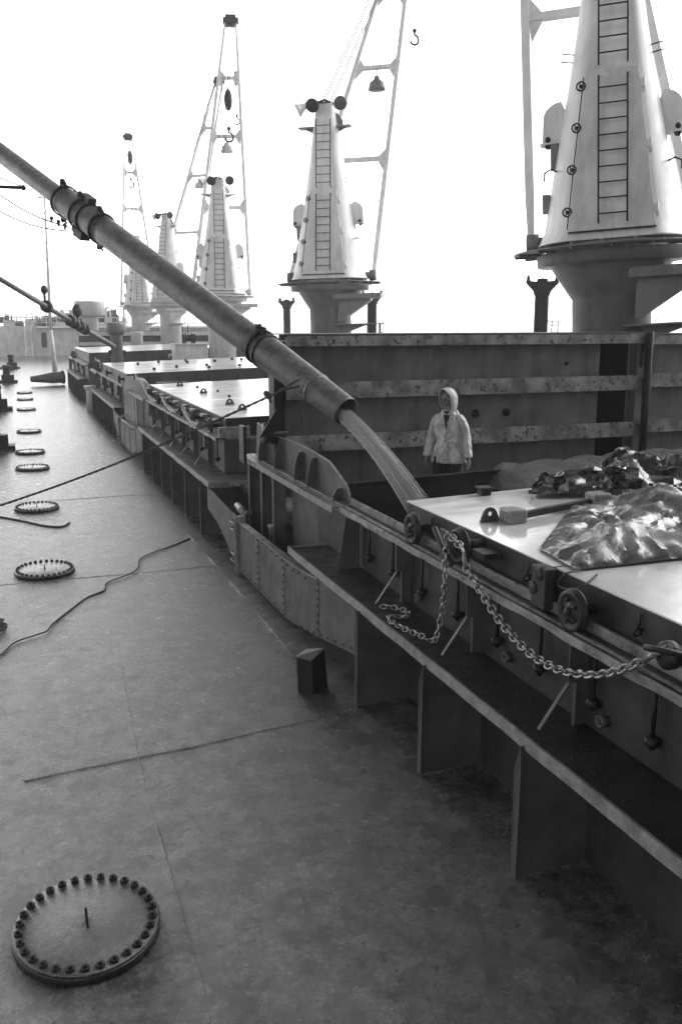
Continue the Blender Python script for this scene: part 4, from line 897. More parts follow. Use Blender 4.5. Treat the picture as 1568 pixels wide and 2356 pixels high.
    for (xx, pyy, hh) in ((-1.0, 345, 60), (-1.16, 455, 45)):
        m = MB(); m.box((xx - .12, -.25, Z(pyy + hh / 2)), (xx + .02, -.05, Z(pyy - hh / 2))); m.build('junction_box', M_CRANED, t)
    # service platform on the pedestal
    m = MB(); m.box((.2, -.9, Z(752)), (2.1, -.15, Z(748))); m.prism([(.5, -.5, Z(752)), (1.5, -.5, Z(752)), (.5, -.5, Z(752) - .35)], (0, .03, 0)); m.build('platform', M_CRANED, t)
    m = MB(); m.prism([(.45, -.78, Z(640)), (1.6, -.78, Z(640)), (1.6, -.78, Z(652)), (.55, -.78, Z(735)), (.42, -.78, Z(735))], (0, .5, 0)); m.box((.3, -1.0, Z(622)), (2.0, -.5, Z(645))); m.build('cable_trunk', M_CRANED, t)
    for xx in (1.5, 1.95): m = MB(); m.tube([(xx, -.85, Z(749)), (xx, -.85, Z(748) - .7)], .03, 6); m.build('platform_prop', M_DARK, t)
    # jib
    Lj = 18.0; piv = [(s * 1.55, .35, Z(540)) for s in (-1, 1)]
    tip = Matrix.Rotation(-rz, 3, 'Z') @ (Vector(el) - Vector((x, y, 1.0))); up = (tip - Vector((0, .35, Z(540)))).normalized()
    tips = [tip + Vector((s * .30, 0, 0)) for s in (-1, 1)]
    legs = []
    nrm = up.cross(Vector((1, 0, 0))).normalized()
    for s in (0, 1):
        a = Vector(piv[s]); b = tips[s]; m = MB(); 
        c0 = a; c1 = a.lerp(b, .06); c2 = a.lerp(b, .75)
        def ring(c, w_, h_): return [c - Vector((w_, 0, 0)) - nrm * h_, c + Vector((w_, 0, 0)) - nrm * h_, c + Vector((w_, 0, 0)) + nrm * h_, c - Vector((w_, 0, 0)) + nrm * h_]
        rs = [ring(c0, .06, .08), ring(c1, .09, .13), ring(c2, .08, .12), ring(b, .05, .08)]
        vs = [v for r_ in rs for v in r_]; m.add(vs, [(4 * i + k, 4 * i + (k + 1) % 4, 4 * i + 4 + (k + 1) % 4, 4 * i + 4 + k) for i in range(3) for k in range(4)] + [(0, 1, 2, 3), (15, 14, 13, 12)])
        legs.append(m.build('jib_leg', M_CRANE, t, .01))
    for i, f in enumerate((.30, .56, .78)):
        a = Vector(piv[0]).lerp(tips[0], f); b = Vector(piv[1]).lerp(tips[1], f); m = MB(); m.bar(a, b, .12, .16, up=up)
        for q, s in ((a, 1), (b, -1)):
            m.prism([q + Vector((s * .07, 0, 0)) - up * .55 - nrm * .02, q + Vector((s * .07, 0, 0)) + up * .55 - nrm * .02, q + Vector((s * .36, 0, 0)) + up * .08 - nrm * .02, q + Vector((s * .36, 0, 0)) - up * .08 - nrm * .02], nrm * .04)
        cb = m.build('cross_bar', M_CRANE, t)
        if i == 1 and lit:
            c = a.lerp(b, .5); m = MB(); m.tube([c, c - Vector((0, 0, .35))], .03, 6); m.lathe(c - Vector((0, 0, .85)), [(.34, 0), (.35, .06), (.27, .30), (.12, .42), (.1, .52)], 20); m.tube([c + Vector((-.3, 0, 0)), c + Vector((-.3, 0, -.6))], .012, 5); m.tube([c + Vector((.3, 0, 0)), c + Vector((.3, 0, -.6))], .012, 5); m.build('jib_lamp', M_CRANED, cb)
    m = MB(); m.bar(tip - Vector((.45, 0, 0)), tip + Vector((.45, 0, 0)), .2, .34, up=up); m.box(tuple(tip - Vector((.3, .2, .3))), tuple(tip + Vector((.3, .2, .3)))); m.build('jib_head', M_DARK, t)
    # luffing wires
    for xx in (-.16, -.08, .1, .18):
        m = MB(); a = Vector((xx, .0, Z(-275))); m.tube([a, tip + Vector((xx * 1.2, 0, .1))], .022, 5); m.build('luffing_wire', M_WIRE, t)
    if lit:
        for (cx, cy, cz, dr) in ((-.30, -.55, Z(-262), Vector((-.15, -1, -.45))), (-.78, -.30, Z(-256), Vector((-.9, -.35, -.55))), (.62, -.42, Z(-262), Vector((.1, -1, -.12)))):
            dr.normalize(); m = MB(); c = Vector((cx, cy, cz)); m.lathe(c, [(.05, -.28), (.10, -.22), (.12, -.08), (.21, .12), (.24, .14), (.24, .16), (.22, .16)], 22, axis=dr); fl = m.build('floodlight', M_DARK if cx == -.30 else M_CRANE, t)
            m = MB(); m.lathe(c, [(.22, .161), (.19, .166)], 22, axis=dr); m.build('lens', M_GLASS, fl)
            m = MB(); m.tube([c - dr * .2, Vector((cx * .5, -.2, cz + .1)), Vector((cx * .3, -.1, cz - .2))], .025, 6); m.build('lamp_arm', M_DARK, fl)
        for s in (-1, 1):
            m = MB(); m.prism([(s * .38, -.2, Z(-140)), (s * .92, -.35, Z(-137)), (s * .92, .05, Z(-137)), (s * .38, .2, Z(-140))], (0, 0, .05)); m.prism([(s * .4, -.05, Z(-140)), (s * .75, -.05, Z(-138)), (s * .42, -.05, Z(-110))], (0, .03, 0)); m.build('lamp_bracket', M_CRANED, t)
        m = MB(); m.prism([(.40, -.1, Z(-232)), (.62, -.1, Z(-175)), (.62, -.1, Z(-155)), (.38, -.1, Z(-155))], (0, .05, 0)); m.build('wind_vane', M_CRANED, t)
        m = MB(); m.box((-.25, -.3, Z(-278)), (.25, .25, Z(-284))); m.tube([(-.3, -.2, Z(-284)), (0, -.2, Z(-298)), (.2, -.2, Z(-284))], .04, 8); m.build('sheave_block', M_DARK, t)
    return t, tip
X_CR = 11.0
cr = [('huge pale crane nearest at right with an iron ladder up its front, top cut off', 1402, 15.25, R(-36), (12.7, 20.3, 21.0), False, 0, R(3.2)),
      ('tall pale crane in the middle with three floodlights on top, turned slightly left', 758, 31.9, R(-31), (17.5, 39.2, 20.4), True, 0, R(1.3)),
      ('distant pale crane half behind the loading pipe, its jib pointing straight up', 508, 50.0, R(-15.5), (13.3, 56, 21.1), True, 0, 0),
      ('far crane crossed by the loading pipe, second from the left of the five', 393, 67.0, R(-42), (15.9, 71, 21.5), True, 0, 0),
      ('farthest small pale crane fading in the fog, left of the others', 322, 83.5, R(-5), (11.5, 90, 20.7), False, 0, 0)]
TIPS = []
for lb, px, yy, rz, el, lit, tl, ln in cr:
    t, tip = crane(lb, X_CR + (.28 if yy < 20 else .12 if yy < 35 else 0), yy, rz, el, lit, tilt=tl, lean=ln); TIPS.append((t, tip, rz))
# hooks and blocks
def hook(label, px, py_top, py_hook, d, blocks=(), s=1.0):
    a = at(px, py_top, d=d); b = at(px + 1, py_hook, d=d); b.x, b.y = a.x, a.y
    t = thing('crane_hook', label, 'crane hook', b, 0, 'hooks hanging from the crane jibs')
    m = MB(); h = a.z - b.z; m.tube([(0, 0, .45 * s), (0, 0, h)], .016 * s, 6); m.build('hoist_wire', M_WIRE, t)
    m = MB(); R1 = .17 * s; m.tube([(0, 0, .45 * s), (0, 0, .25 * s)] + [(R1 * math.sin(a_) * 1.0, 0, .08 * s + R1 * math.cos(a_)) for a_ in [i * PI / 10 for i in range(1, 15)]], .04 * s, 8); m.sphere((0, 0, .4 * s), .08 * s); m.build('hook', M_BLACK, t)
    for z in blocks:
        m = MB(); m.sphere((0, 0, z), .17 * s, (1, 1, 2.4)); m.build('ball_weight', M_BLACK, t)
    return t
hook('large black open hook hanging alone in the sky right of the middle crane', 955, -60, 88, 32, (), .95)
hook('small hook on a beaded wire beside the distant jib', 524, 200, 316, 50, (2.05,), 1.4)
hook('short wire with a black ball weight, under the head of the distant jib', 541, 100, 275, 52, (2.4,), 1.0)
hook('tiny hook and weight under the head of the farthest crane jib', 298, 330, 425, 90, (2.7,), 1.6)

# ------------------------------------------------------------------ boom crutches: T-shaped posts on the starboard side
def crutch(label, px, s=1):
    y = at(px, 742, x=17.6).y; t = thing('boom_crutch', label, 'post', (17.6, y, 1.0), R(-38), 'boom crutches on the starboard side')
    m = MB(); m.lathe((0, 0, 0), [(.24, -1), (.24, 3.9), (.27, 3.95)], 24); m.build('post', M_BLACK, t)
    m = MB(); m.prism([(-.56, -.15, 4.35), (-.30, -.15, 4.08), (-.24, -.15, 3.9), (.24, -.15, 3.9), (.30, -.15, 4.08), (.56, -.15, 4.35), (.50, -.15, 4.62), (.46, -.15, 4.62), (.42, -.15, 4.42), (.18, -.15, 4.40), (.16, -.15, 4.50), (-.16, -.15, 4.50), (-.18, -.15, 4.40), (-.42, -.15, 4.42), (-.46, -.15, 4.62), (-.50, -.15, 4.62)], (0, .3, 0)); m.build('cradle_head', M_BLACK, t)
    m = MB(); m.tube([(0, 0, 4.5), (0, 0, 4.66)], .02, 6)
    for q in (-1, 1): m.tube([(q * .48, 0, 4.6), (q * .62, 0, 4.5), (q * .78, 0, 4.5), (q * .95, 0, 4.72)], .012, 5)
    m.build('pin', M_BLACK, t)
    m = MB()
    for xx in (.34, .55): m.tube([(xx, 0, .3), (xx + .05, 0, 3.05)], .018, 6)
    for i in range(7): m.tube([(.34, 0, .5 + i * .4), (.57, 0, .5 + i * .4)], .012, 5)
    m.tube([(.2, 0, 3.05), (.6, 0, 3.05)], .018, 6); m.build('ladder', M_BLACK, t); return t
crutch('dark T-headed boom crutch with a side ladder, left of the huge crane', 1243); crutch('dark T-headed boom crutch just right of the middle crane', 855); crutch('small dark T-headed boom crutch left of the middle crane', 660)

# ------------------------------------------------------------------ ventilators and gear on the deck
def mushroom(label, x, y, z0, z1, r, rc, hc, M=M_CRANED, cat='ventilator'):
    t = thing('mushroom_ventilator', label, cat, (x, y, z0), 0); h = z1 - z0
    m = MB(); m.lathe((0, 0, 0), [(r, 0), (r, h - hc), (r * 1.1, h - hc + .05)], 28); m.build('trunk', M, t)
    m = MB(); m.lathe((0, 0, h - hc), [(r, -.02), (rc * .92, .1), (rc, .14), (rc, hc - .1), (rc * .98, hc)], 32); m.build('cap', M, t); return t
p = at(269, 800, y=47.5); v = mushroom('mushroom ventilator with a wide drum cap, where the slender pipe ends', p.x, 47.5, 0, 3.95, .30, .48, .55)
for s in (-1, 1): m = MB(); m.sphere((s * .36, -.1, 2.55), .10); m.box((s * .28, -.15, 2.45), (s * .45, .0, 2.55)); m.build('cleat', M_DARK, v)
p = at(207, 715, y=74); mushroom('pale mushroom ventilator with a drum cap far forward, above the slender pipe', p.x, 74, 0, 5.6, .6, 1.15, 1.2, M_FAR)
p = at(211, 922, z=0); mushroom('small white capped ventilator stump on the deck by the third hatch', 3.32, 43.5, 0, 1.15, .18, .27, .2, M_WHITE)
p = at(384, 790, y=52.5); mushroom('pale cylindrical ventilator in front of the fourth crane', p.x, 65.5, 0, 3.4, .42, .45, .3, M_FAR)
# winch house
p = at(462, 805, y=48); t = thing('winch_house', 'pale steel box with a winch drum on top beside the third crane', 'deck house', (8.9, 48.4, 0))
m = MB(); m.box((-.85, -.6, 0), (.85, .7, 2.85)); m.box((-.9, -.65, 2.85), (.9, .75, 2.93)); m.build('house_box', M_FAR, t, .02)
m = MB(); m.lathe((-.25, 0, 3.2), [(.28, 0), (.28, .05), (.18, .06), (.18, .34), (.28, .35), (.28, .4)], 18, axis=(1, 0, 0)); m.box((-.4, -.1, 2.93), (-.28, .1, 3.4)); m.box((.2, -.1, 2.93), (.3, .1, 3.4)); m.build('winch_drum', M_DARK, t)
# fallen funnel-shaped pipe section on the deck
A = at(78, 883, z=.35); t = thing('pipe_section', 'flared pipe section lying on the deck beyond the farthest manholes', 'pipe', (1.1, 62.5, .4))
m = MB(); B0 = Vector((0, 0, 0)); B1 = Vector((1.5, 0.3, .1)); B2 = Vector((2.5, 0.5, .1)); d = (B2 - B0).normalized()
m.lathe(B0, [(.18, 0), (.18, .05), (.33, 1.2), (.36, 1.3), (.36, 1.9), (.40, 1.95), (.40, 2.0)], 24, axis=d); m.build('tube', M_PIPE, t); m = MB(); m.lathe(B0 + d * 2.0, [(.40, 0), (.44, .02), (.44, .12), (.2, .13)], 24, axis=d); m.build('end_flange', M_BLACK, t)
# bollards at the port edge
def bitts(label, px, py, s):
    c = at(px, py, z=0); t = thing('mooring_bollard', label, 'bollard', (c.x, c.y, 0), 0, 'mooring bollards at the port edge')
    m = MB(); m.box((-.75 * s, -.25 * s, -.02), (.55 * s, .3 * s, .12 * s)); m.build('base_plate', M_BLACK, t, .01)
    m = MB(); m.box((-.28 * s, -.2 * s, .12 * s), (.38 * s, .2 * s, .42 * s)); m.build('saddle', M_BLACK, t, .02)
    m = MB(); m.lathe((0, 0, .4 * s), [(.19 * s, 0), (.18 * s, .35 * s), (.21 * s, .4 * s), (.21 * s, .52 * s), (.18 * s, .54 * s)], 18); m.build('post', M_BLACK, t); return t
bitts('black mooring bollard on a flat base, standing clear beside the far manholes', 17, 880, 1.25)
bitts('black mooring bollard half cut by the left border, middle one of the near pair', -6, 944, 1.25); bitts('black mooring bollard at the left border, nearest the camera', -12, 1035, 1.15)
bitts('small dark mooring bollard farthest forward under the raised bracket', 27, 848, 1.3)
# port bulwark bracket shapes, pale
t = thing('bulwark', 'pale port bulwark with raked stays, cut by the left border', 'bulwark', (-2.6, 60, 0)); m = MB(); m.box((-.05, -40, 0), (.05, 50, 1.15)); m.box((-.12, -40, 1.15), (.14, 50, 1.2)); m.build('bulwark_plate', M_FAR, t)
for i in range(18):
    m = MB(); y = -38 + i * 5; m.prism([(.06, y, 0), (.7, y, 0), (.12, y, 1.1), (.06, y, 1.1)], (0, .03, 0)); m.build('bulwark_stay', M_FAR, t)

# tall thin mast pole on the port side of the far hatch
A = at(128, 858, z=0); k = 4 / ((858 - 742)); t = thing('signal_pole', 'tall thin pole leaning slightly, standing on deck far forward', 'pole', A)
B = at(103, 455, y=A.y) - A; C_ = at(117, 760, y=A.y) - A
m = MB(); m.tube([(0, 0, -.1), C_], .22, 10, r2=.16); m.tube([C_, B], .14, 10, r2=.07); m.build('pole_tube', M_FAR, t)
m = MB(); m.bar(B - Vector((.5, 0, 0)), B + Vector((.3, 0, 0)), .12, .1); m.bar(B * .75 - Vector((.3, 0, 0)), B * .75 + Vector((.3, 0, 0)), .08, .08); m.build('cross_arm', M_FAR, t)
m = MB()
for f in (.95, .7): m.tube([B * f, B * f + Vector((1.6, 0, -7.5 * f))], .02, 5); m.tube([B * f, B * f + Vector((-1.8, 0, -8 * f))], .02, 5)
m.build('halyard', M_WIRE, t)

# ------------------------------------------------------------------ forecastle at the bow
YB = 118.0
fc = thing('forecastle', 'pale forecastle house across the bow with a dark doorway and stair', 'ship superstructure', (6, YB, 0))
def F(px, py, y=YB): q = at(px, py, y=y); return (q.x - 6, q.y - YB, q.z)
x0 = F(-60, 800)[0]; x1 = 26 - 6
m = MB(); m.box((x0, 0, -.5), (x1, 8, 3.55)); m.build('bulkhead', M_FAR, fc)
zt = F(100, 751)[2]
m = MB(); a = F(84, 751); b = F(172, 761); m.box((a[0], -1.2, b[2] + .35), (x1, 0, a[2])); m.build('deck_overhang', M_WHITE, fc)
a = F(95, 765); b = F(109, 799); m = MB(); m.box((a[0], -.05, b[2]), (b[0], .0 - .004, a[2])); m.build('doorway', M_BLACK, fc)
m = MB(); a = F(56, 752); b = F(75, 809)
for xx in (a[0], b[0]): m.bar((xx, -1.6, 0), (xx, -.2, a[2]), .16, .16)
for i in range(9): f = (i + .5) / 9; m.bar((a[0], -1.6 + 1.4 * f, a[2] * f), (b[0], -1.6 + 1.4 * f, a[2] * f), .06, .3, up=(0, 0, 1))
m.build('stair', M_FAR, fc)
m = MB(); 
for z in (5.0, 5.6):
    m.tube([(x0, .1, z - 1.0), (x1, .1, z - 1.0)], .05, 5)
for i in range(26): xx = x0 + (x1 - x0) * i / 25; m.tube([(xx, .1, 3.5), (xx, .1, 4.6)], .05, 5)
m.build('railing', M_FAR, fc)
rng = random.Random(9)
gm = 'mooring gear on the forecastle'
LB = ['dark winch drum frame left of the pole', 'pale windlass drum by the pole', 'dark low windlass right of the pole', 'pale sloping chute at the bow', 'small pale drum beside the chute', 'dark hawse reel at the left border', 'twin dark frames before the farthest crane', 'dark frame just right of the drum ventilator', 'pale bent housing on the bow']
spots = [(150, 742, 1.6, 1), (175, 738, 1.2, 0), (215, 745, 1.4, 1), (100, 738, 1.7, 0), (120, 730, 1.2, 0), (10, 728, 1.3, 1), (243, 715, 1.6, 1), (228, 728, 1.7, 1), (160, 712, 1.6, 0)]
for i, (px, py, s, dk) in enumerate(spots):
    q = at(px, py + 8, y=YB + 3 + (i % 3)); t = thing('mooring_winch', LB[i] + ' on the forecastle', 'winch', (q.x, q.y, 3.55), rng.uniform(-.4, .4), gm)
    Mx = M_PAINTD if dk else M_FAR
    h = max(.8, q.z - 3.55 + .4); m = MB(); m.lathe((-s * .5, 0, h * .6), [(.5 * s, 0), (.5 * s, .1), (.28 * s, .14), (.28 * s, .8), (.5 * s, .85), (.5 * s, s)], 16, axis=(1, 0, 0)); m.build('drum', Mx, t)
    m = MB(); m.box((-s * .7, -.4, 0), (-s * .55, .4, h)); m.box((s * .6, -.4, 0), (s * .75, .4, h * 1.1)); m.bar((-s * .6, 0, h), (s * .7, 0, h * .9), .15, .12); m.build('frame', Mx, t)
for (px, ptop, lb) in ((253, 715, 'thin pale vent post left of the farthest crane'), (285, 712, 'thin pale vent post close to the farthest crane'), (244, 708, 'thin dark aerial post above the forecastle')):
    q = at(px, ptop, y=YB - 4); m = MB(); m.tube([(q.x, q.y, 4.0), (q.x, q.y, q.z)], .12, 8); m.tube([(q.x, q.y, q.z), (q.x + .4, q.y, q.z + .1)], .1, 8); m.box((q.x - .2, q.y - .2, 4.0), (q.x + .2, q.y + .2, 4.5)); tag(m.build('vent_post', M_FAR), lb, 'post')

gd = 'small gear along the forecastle rail'
for (px, ptop, wd, dk, lb) in ((22, 735, 1.5, 0, 'low pale box at the far left of the forecastle'), (45, 738, 1.0, 1, 'small dark box beside the low pale box at far left'), (70, 733, 1.3, 0, 'pale squat housing above the bow stair'), (88, 741, .9, 1, 'small dark fitting above the dark doorway'),
      (112, 726, 1.0, 1, 'dark upright locker just right of the tall pole'), (135, 740, 1.6, 0, 'pale long locker right of the tall pole'), (190, 730, 1.3, 1, 'dark housing beneath the drum ventilator'), (228, 742, 1.5, 0, 'pale low box right of the drum ventilator'), (262, 722, 1.1, 1, 'dark cabinet behind the near mushroom ventilator'), (276, 738, 1.4, 0, 'pale cabinet left of the farthest crane')):
    q = at(px, ptop, y=YB + 2); h = max(.5, q.z - 3.55); t = thing('deck_locker', lb, 'locker', (q.x, q.y, 3.55), 0, gd)
    m = MB(); m.prism([(-wd / 2, -.5, 0), (wd / 2, -.5, 0), (wd / 2, -.5, h * .8), (wd / 4, -.5, h), (-wd / 2, -.5, h * .9)], (0, 1.0, 0)); m.build('locker_body', M_PAINT if dk else M_FAR, t)
    m = MB(); m.tube([(-wd * .3, -.55, h * .9), (-wd * .3, -.55, h + .6), (wd * .2, -.55, h + .6), (wd * .2, -.55, h * .85)], .06, 5); m.build('hoop', M_PAINTD, t)

# ------------------------------------------------------------------ the worker in the raincoat
def person():
    Y = 12.3; hd = at(1031, 897, y=Y); H0 = 1.05; top = hd.z
    sc = (top - H0) / 1.80; t = thing('person', 'worker in a pale hooded raincoat and dark trousers, arms hanging, looking towards the pipe', 'person', (hd.x + .02, Y, H0), R(-40))
    t.scale = (sc, sc, sc)
    # continuous body: skin modifier skeleton (facing -Y, towards the camera)
    V = []; E = []; Rr = []
    def add(p, r, parent=None):
        V.append(p); Rr.append(r); 
        if parent is not None: E.append((parent, len(V) - 1))
        return len(V) - 1
    pel = add((0, 0, .95), .11); sp_ = add((0, 0, 1.15), .085, pel); ch = add((0, .01, 1.35), .10, sp_); nk = add((0, .0, 1.50), .06, ch); h1 = add((-.01, -.02, 1.60), .075, nk); h2 = add((-.015, -.02, 1.70), .085, h1)
    for s in (-1, 1):
        hp = add((s * .10, 0, .88), .10, pel); kn = add((s * .12, -.02, .50), .065, hp); an = add((s * .13, .01, .09), .045, kn); add((s * .14, -.15, .04), .038, an)
        sh = add((s * .17, 0, 1.40), .045, ch); el = add((s * .245, .02, 1.15), .036, sh); wr = add((s * .288, -.03, .90), .027, el); pm = add((s * .305, -.04, .83), .032, wr)
        for k, (dx, ln) in enumerate(((-.028, .075), (-.01, .085), (.01, .08), (.026, .065))):
            f1 = add((s * .305 + dx * .4, -.045 + dx * .9, .79), .0095, pm); f2 = add((s * .302 + dx * .5, -.06 + dx, .79 - ln * .55), .0085, f1); add((s * .295 + dx * .5, -.078 + dx, .79 - ln * .9), .0075, f2)
        th1 = add((s * .285, -.085, .815), .011, pm); add((s * .28, -.105, .775), .009, th1)
    me = bpy.data.meshes.new('body'); me.from_pydata(V, E, []); me.update(); me.materials.append(M_SKIN)
    bo = bpy.data.objects.new('body', me); COL.objects.link(bo); bo.parent = t
    sk = bo.modifiers.new('skin', 'SKIN'); sk.use_smooth_shade = True
    for i, sv_ in enumerate(me.skin_vertices[0].data): sv_.radius = (Rr[i], Rr[i]); sv_.use_root = (i == 0)
    bo.modifiers.new('sub', 'SUBSURF').levels = 2; bo.modifiers['sub'].render_levels = 2
    # head: shaped, turned to the picture's left
    hc = Vector((-.015, -.03, 1.665)); yaw = R(-32)
    n, rg = 28, 22; vs = []
    for i in range(rg + 1):
        a = PI * i / rg
        for k in range(n):
            b = 2 * PI * k / n; x = math.sin(a) * math.sin(b); y = -math.sin(a) * math.cos(b); z = math.cos(a)
            wx, wy, wz = .076, .095, .118
            p = Vector((x * wx, y * wy, z * wz))
            if z < 0: p.x *= 1 + .28 * z; p.y *= 1 + .10 * z
            if y < -.3:
                fx = x; fz = p.z
                nose = math.exp(-(fx / .17) ** 2) * math.exp(-((fz + .018) / .026) ** 2); p.y -= .028 * nose
                brow = math.exp(-((fz - .025) / .012) ** 2) * math.exp(-(fx / .6) ** 2); p.y -= .008 * brow
                for ex in (-.36, .36): p.y += .012 * math.exp(-((fx - ex) / .16) ** 2) * math.exp(-((fz - .005) / .014) ** 2)
                p.y -= .008 * math.exp(-(fx / .35) ** 2) * math.exp(-((fz + .055) / .009) ** 2); p.y += .006 * math.exp(-(fx / .4) ** 2) * math.exp(-((fz + .066) / .005) ** 2)
                p.y -= .012 * math.exp(-(fx / .35) ** 2) * math.exp(-((fz + .095) / .016) ** 2)
            vs.append(p)
    Rm = Matrix.Rotation(yaw, 3, 'Z'); vs = [tuple(hc + Rm @ p) for p in vs]
    fs = [(i * n + k, (i + 1) * n + k, (i + 1) * n + (k + 1) % n, i * n + (k + 1) % n) for i in range(rg) for k in range(n)]
    m = MB(); m.add(vs, fs, True); m.build('head', M_SKIN, bo)
    m = MB()
    for ex in (-.028, .028): m.sphere(hc + Rm @ Vector((ex, -.082, .004)), .015, (1.5, 1, .8), seg=10, rings=8); m.bar(hc + Rm @ Vector((ex - .022, -.094, .026)), hc + Rm @ Vector((ex + .022, -.094, .028)), .008, .008)
    m.build('eyes', M_HAIR, bo)
    m = MB(); vs = []
    for i in range(9):
        a = PI * .5 * i / 8
        for k in range(20): b = 2 * PI * k / 20; vs.append(hc + Rm @ Vector((math.sin(a) * math.sin(b) * .081, .012 - math.sin(a) * math.cos(b) * .092, .03 + math.cos(a) * .095)))
    m.add(vs, [(i * 20 + k, (i + 1) * 20 + k, (i + 1) * 20 + (k + 1) % 20, i * 20 + (k + 1) % 20) for i in range(8) for k in range(20)], True); m.build('hair', M_HAIR, t)
    # cloth lofts
    def loft(name, rings, M, n=40, fold=.0, seed=0, open_front=0.0, cap=False):
        vs = []
        for j, (cx, cy, cz, rx, ry) in enumerate(rings):
            for k in range(n):
                a = 2 * PI * k / n; d = 1 + fold * (noise.noise(Vector((math.sin(a) * 1.6 + seed, math.cos(a) * 1.6, cz * 5.5))) + .6 * noise.noise(Vector((math.sin(a) * 4 + seed, math.cos(a) * 4, cz * 11))))
                if name == 'jacket':                     # cloth drawn together at the waist button, creases running out of it
                    aa = (a + PI) % (2 * PI) - PI; q = math.hypot(aa * .9, (cz - 1.10) * 4.5); an = math.atan2((cz - 1.10) * 4.5, aa * .9)
                    d += math.exp(-q * 1.1) * (-.09 * math.exp(-q * 3) + .085 * math.sin(7 * an + .6)) + .02 * math.sin(9 * a + 3 * cz) * min(1, max(0, (1.0 - cz) * 5))
                elif name == 'sleeve': d += .055 * math.sin(cz * 60 + 2 * math.sin(a)) * min(1, max(0, (1.28 - cz) * 5))
                vs.append((cx + rx * d * math.sin(a), cy - ry * d * math.cos(a), cz))
        fs = [(j * n + k, j * n + (k + 1) % n, (j + 1) * n + (k + 1) % n, (j + 1) * n + k) for j in range(len(rings) - 1) for k in range(n)]
        if cap: fs += [tuple(range(n))[::-1], tuple((len(rings) - 1) * n + k for k in range(n))]
        m = MB(); m.add(vs, fs, True); o = m.build(name, M, t); s = o.modifiers.new('thick', 'SOLIDIFY'); s.thickness = .008; s.offset = 1; return o
    def dense(keys, n):
        out = []
        for i in range(n + 1):
            f = i / n * (len(keys) - 1); j = min(int(f), len(keys) - 2); u = f - j; u = u * u * (3 - 2 * u) if False else u
            out.append(tuple(keys[j][q] + (keys[j + 1][q] - keys[j][q]) * u for q in range(5)))
        return out
    jk = loft('jacket', dense([(0, 0, .80, .214, .168), (0, 0, .92, .207, .160), (0, 0, 1.05, .185, .140), (0, 0, 1.12, .172, .130), (0, 0, 1.26, .186, .142), (0, 0, 1.36, .186, .138), (0, 0, 1.42, .165, .118), (0, .01, 1.475, .118, .102), (0, .01, 1.525, .092, .088)], 60), M_JACKET, 96, .26, 3)
    for s in (-1, 1):
        keys = [(s * .10, .005, 1.478, .02, .035), (s * .135, 0, 1.455, .05, .065), (s * .172, .0, 1.40, .060, .075), (s * .212, .01, 1.30, .057, .070), (s * .240, .02, 1.17, .052, .062), (s * .268, .0, 1.03, .050, .056), (s * .290, -.025, .88, .053, .058)]
        loft('sleeve', dense(keys, 36), M_JACKET, 40, .18, 9 + s)
    for s in (-1, 1):
        loft('trouser_leg', dense([(s * .085, 0, .90, .115, .125), (s * .10, 0, .78, .105, .115), (s * .12, -.02, .48, .085, .09), (s * .13, .0, .10, .075, .085)], 24), M_TROUSER, 28, .08, 20 + s)
    m = MB(); m.lathe((0, 0, .80), [(.14, 0), (.14, .1), (.12, .14)], 28); m.build('seat_cloth', M_TROUSER, t)
    for s in (-1, 1):
        m = MB(); m.hexa([(s * .14 - .05, -.22, 0), (s * .14 + .05, -.22, 0), (s * .14 + .045, .08, 0), (s * .14 - .045, .08, 0), (s * .14 - .035, -.19, .06), (s * .14 + .035, -.19, .06), (s * .14 + .045, .07, .14), (s * .14 - .045, .07, .14)]); m.build('boot', M_BLACK, t, .015)
    # button placket, buttons, collar gap
    m = MB(); m.box((-.022, -.178, .82), (.022, -.160, 1.12)); m.build('placket', M_JACKET, jk, .004)
    m = MB(); 
    for z in (1.12, .98, .86): m.sphere((0.0, -.185, z), .009, seg=8, rings=6)
    m.build('buttons', M_DARK, jk)
    m = MB(); m.prism([(-.004, -.135, 1.48), (.055, -.118, 1.52), (-.06, -.118, 1.52)][::1] + [], (0, -.012, 0)); m.prism([(0, -.163, 1.26), (.042, -.150, 1.47), (-.042, -.150, 1.47)], (0, .012, 0)); m.build('shirt_gap', M_TROUSER, jk)
    # hood: open shell around the face, peak forward
    fwd = Rm @ Vector((0, -1, 0)); side = Rm @ Vector((1, 0, 0)); up = Vector((0, 0, 1)); cen = hc + Vector((0, 0, 0)) - fwd * .005
    N1, N2 = 16, 44; vs = []
    for i in range(N1 + 1):
        th_ = R(62) + (PI - R(62)) * i / N1
        for k in range(N2):
            a = 2 * PI * k / N2; cz = math.cos(a); sx_ = math.sin(a); ee = 1 + .05 * noise.noise(Vector((sx_ * 1.6, cz * 1.6, th_ * 2)))
            rim = (1 - i / N1) ** 5
            p = cen + fwd * (math.cos(th_) * .128 + rim * (.050 * max(0, cz) - .055 * max(0, -cz))) + side * (math.sin(th_) * sx_ * .118 * ee * (1 + .12 * max(0, -cz))) + up * (math.sin(th_) * cz * (.158 if cz > 0 else .215) * ee + .004)
            vs.append(tuple(p))
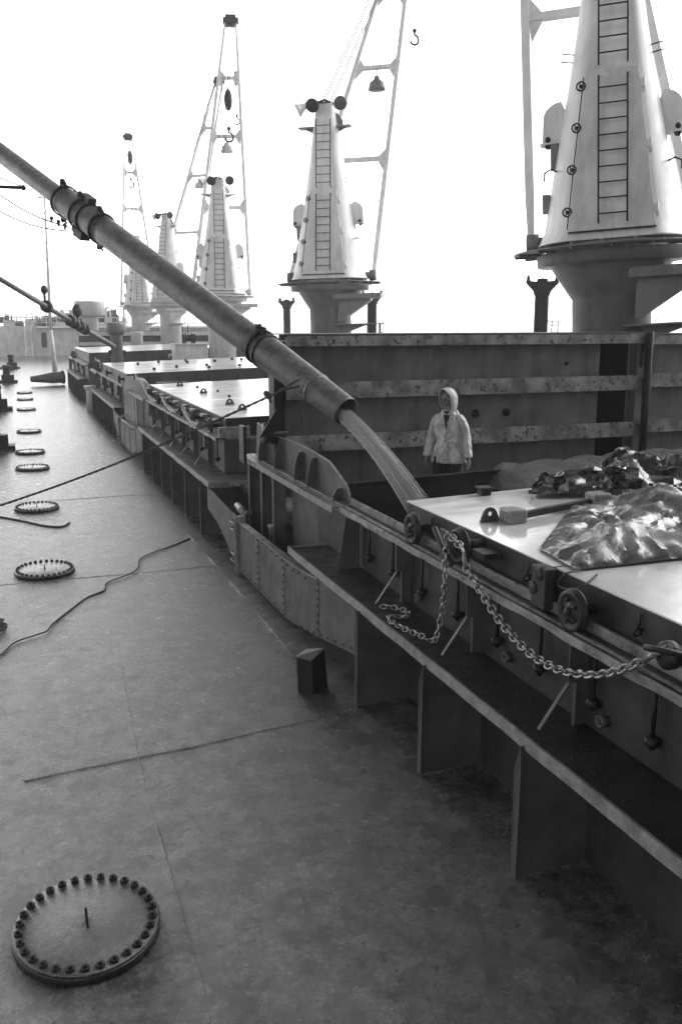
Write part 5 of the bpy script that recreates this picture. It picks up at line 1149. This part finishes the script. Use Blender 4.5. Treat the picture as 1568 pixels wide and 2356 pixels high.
    m = MB(); m.add(vs, [(i * N2 + k, i * N2 + (k + 1) % N2, (i + 1) * N2 + (k + 1) % N2, (i + 1) * N2 + k) for i in range(N1) for k in range(N2)], True)
    hdo = m.build('hood', M_JACKET, t); s = hdo.modifiers.new('thick', 'SOLIDIFY'); s.thickness = .010; s.offset = 1
    m = MB(); m.prism([(-.10, -.105, 1.44), (-.045, -.135, 1.40), (-.03, -.125, 1.50), (-.07, -.10, 1.54)], (0, -.012, 0)); m.build('collar', M_JACKET, t); m = MB(); m.prism([(.10, -.105, 1.44), (.045, -.135, 1.40), (.03, -.125, 1.50), (.07, -.10, 1.54)], (0, -.012, 0)); m.build('collar', M_JACKET, t)
person()

# ------------------------------------------------------------------ aft house added out of view behind the camera to shade the near deck
t = thing('aft_shade_house', 'added aft superstructure, unseen behind and right of the viewpoint, shading the near deck', 'ship superstructure', (12, -8, 0))
m = MB(); m.box((-10.4, -6, 0), (10, 6.1, 14)); m.build('shade_house_wall', M_PAINTD, t); m = MB(); m.box((-9.9, 6.1, 5.7), (10, 11.2, 5.9)); m.build('shade_overhang', M_PAINTD, t)  # overhang is an added, unseen slab that darkens the near right
for i in range(6):
    for j in range(4): m = MB(); m.box((-9 + i * 3.2, 6.102, 1.6 + j * 2.9), (-8.2 + i * 3.2, 6.13, 2.4 + j * 2.9)); m.build('window', M_GLASS, t)

# ------------------------------------------------------------------ rain haze: one closed box of even thin air
hz_ = MB(); hz_.box((-1500, -1500, -7), (1500, 1500, 36)); ho = hz_.build('haze', mat('unused_tmp', .5)); ho.data.materials.clear()
mh_ = bpy.data.materials.new('haze_air'); mh_.use_nodes = True; nh = mh_.node_tree; nh.nodes.clear()
pv = nh.nodes.new('ShaderNodeVolumePrincipled'); pv.inputs['Color'].default_value = (.97, .97, .97, 1); pv.inputs['Density'].default_value = 0.0011; pv.inputs['Anisotropy'].default_value = 0.0
oh = nh.nodes.new('ShaderNodeOutputMaterial'); nh.links.new(pv.outputs[0], oh.inputs['Volume']); ho.data.materials.append(mh_)
ho['kind'] = 'stuff'; ho['label'] = 'thin rain haze in the air over the ship'; ho['category'] = 'haze'
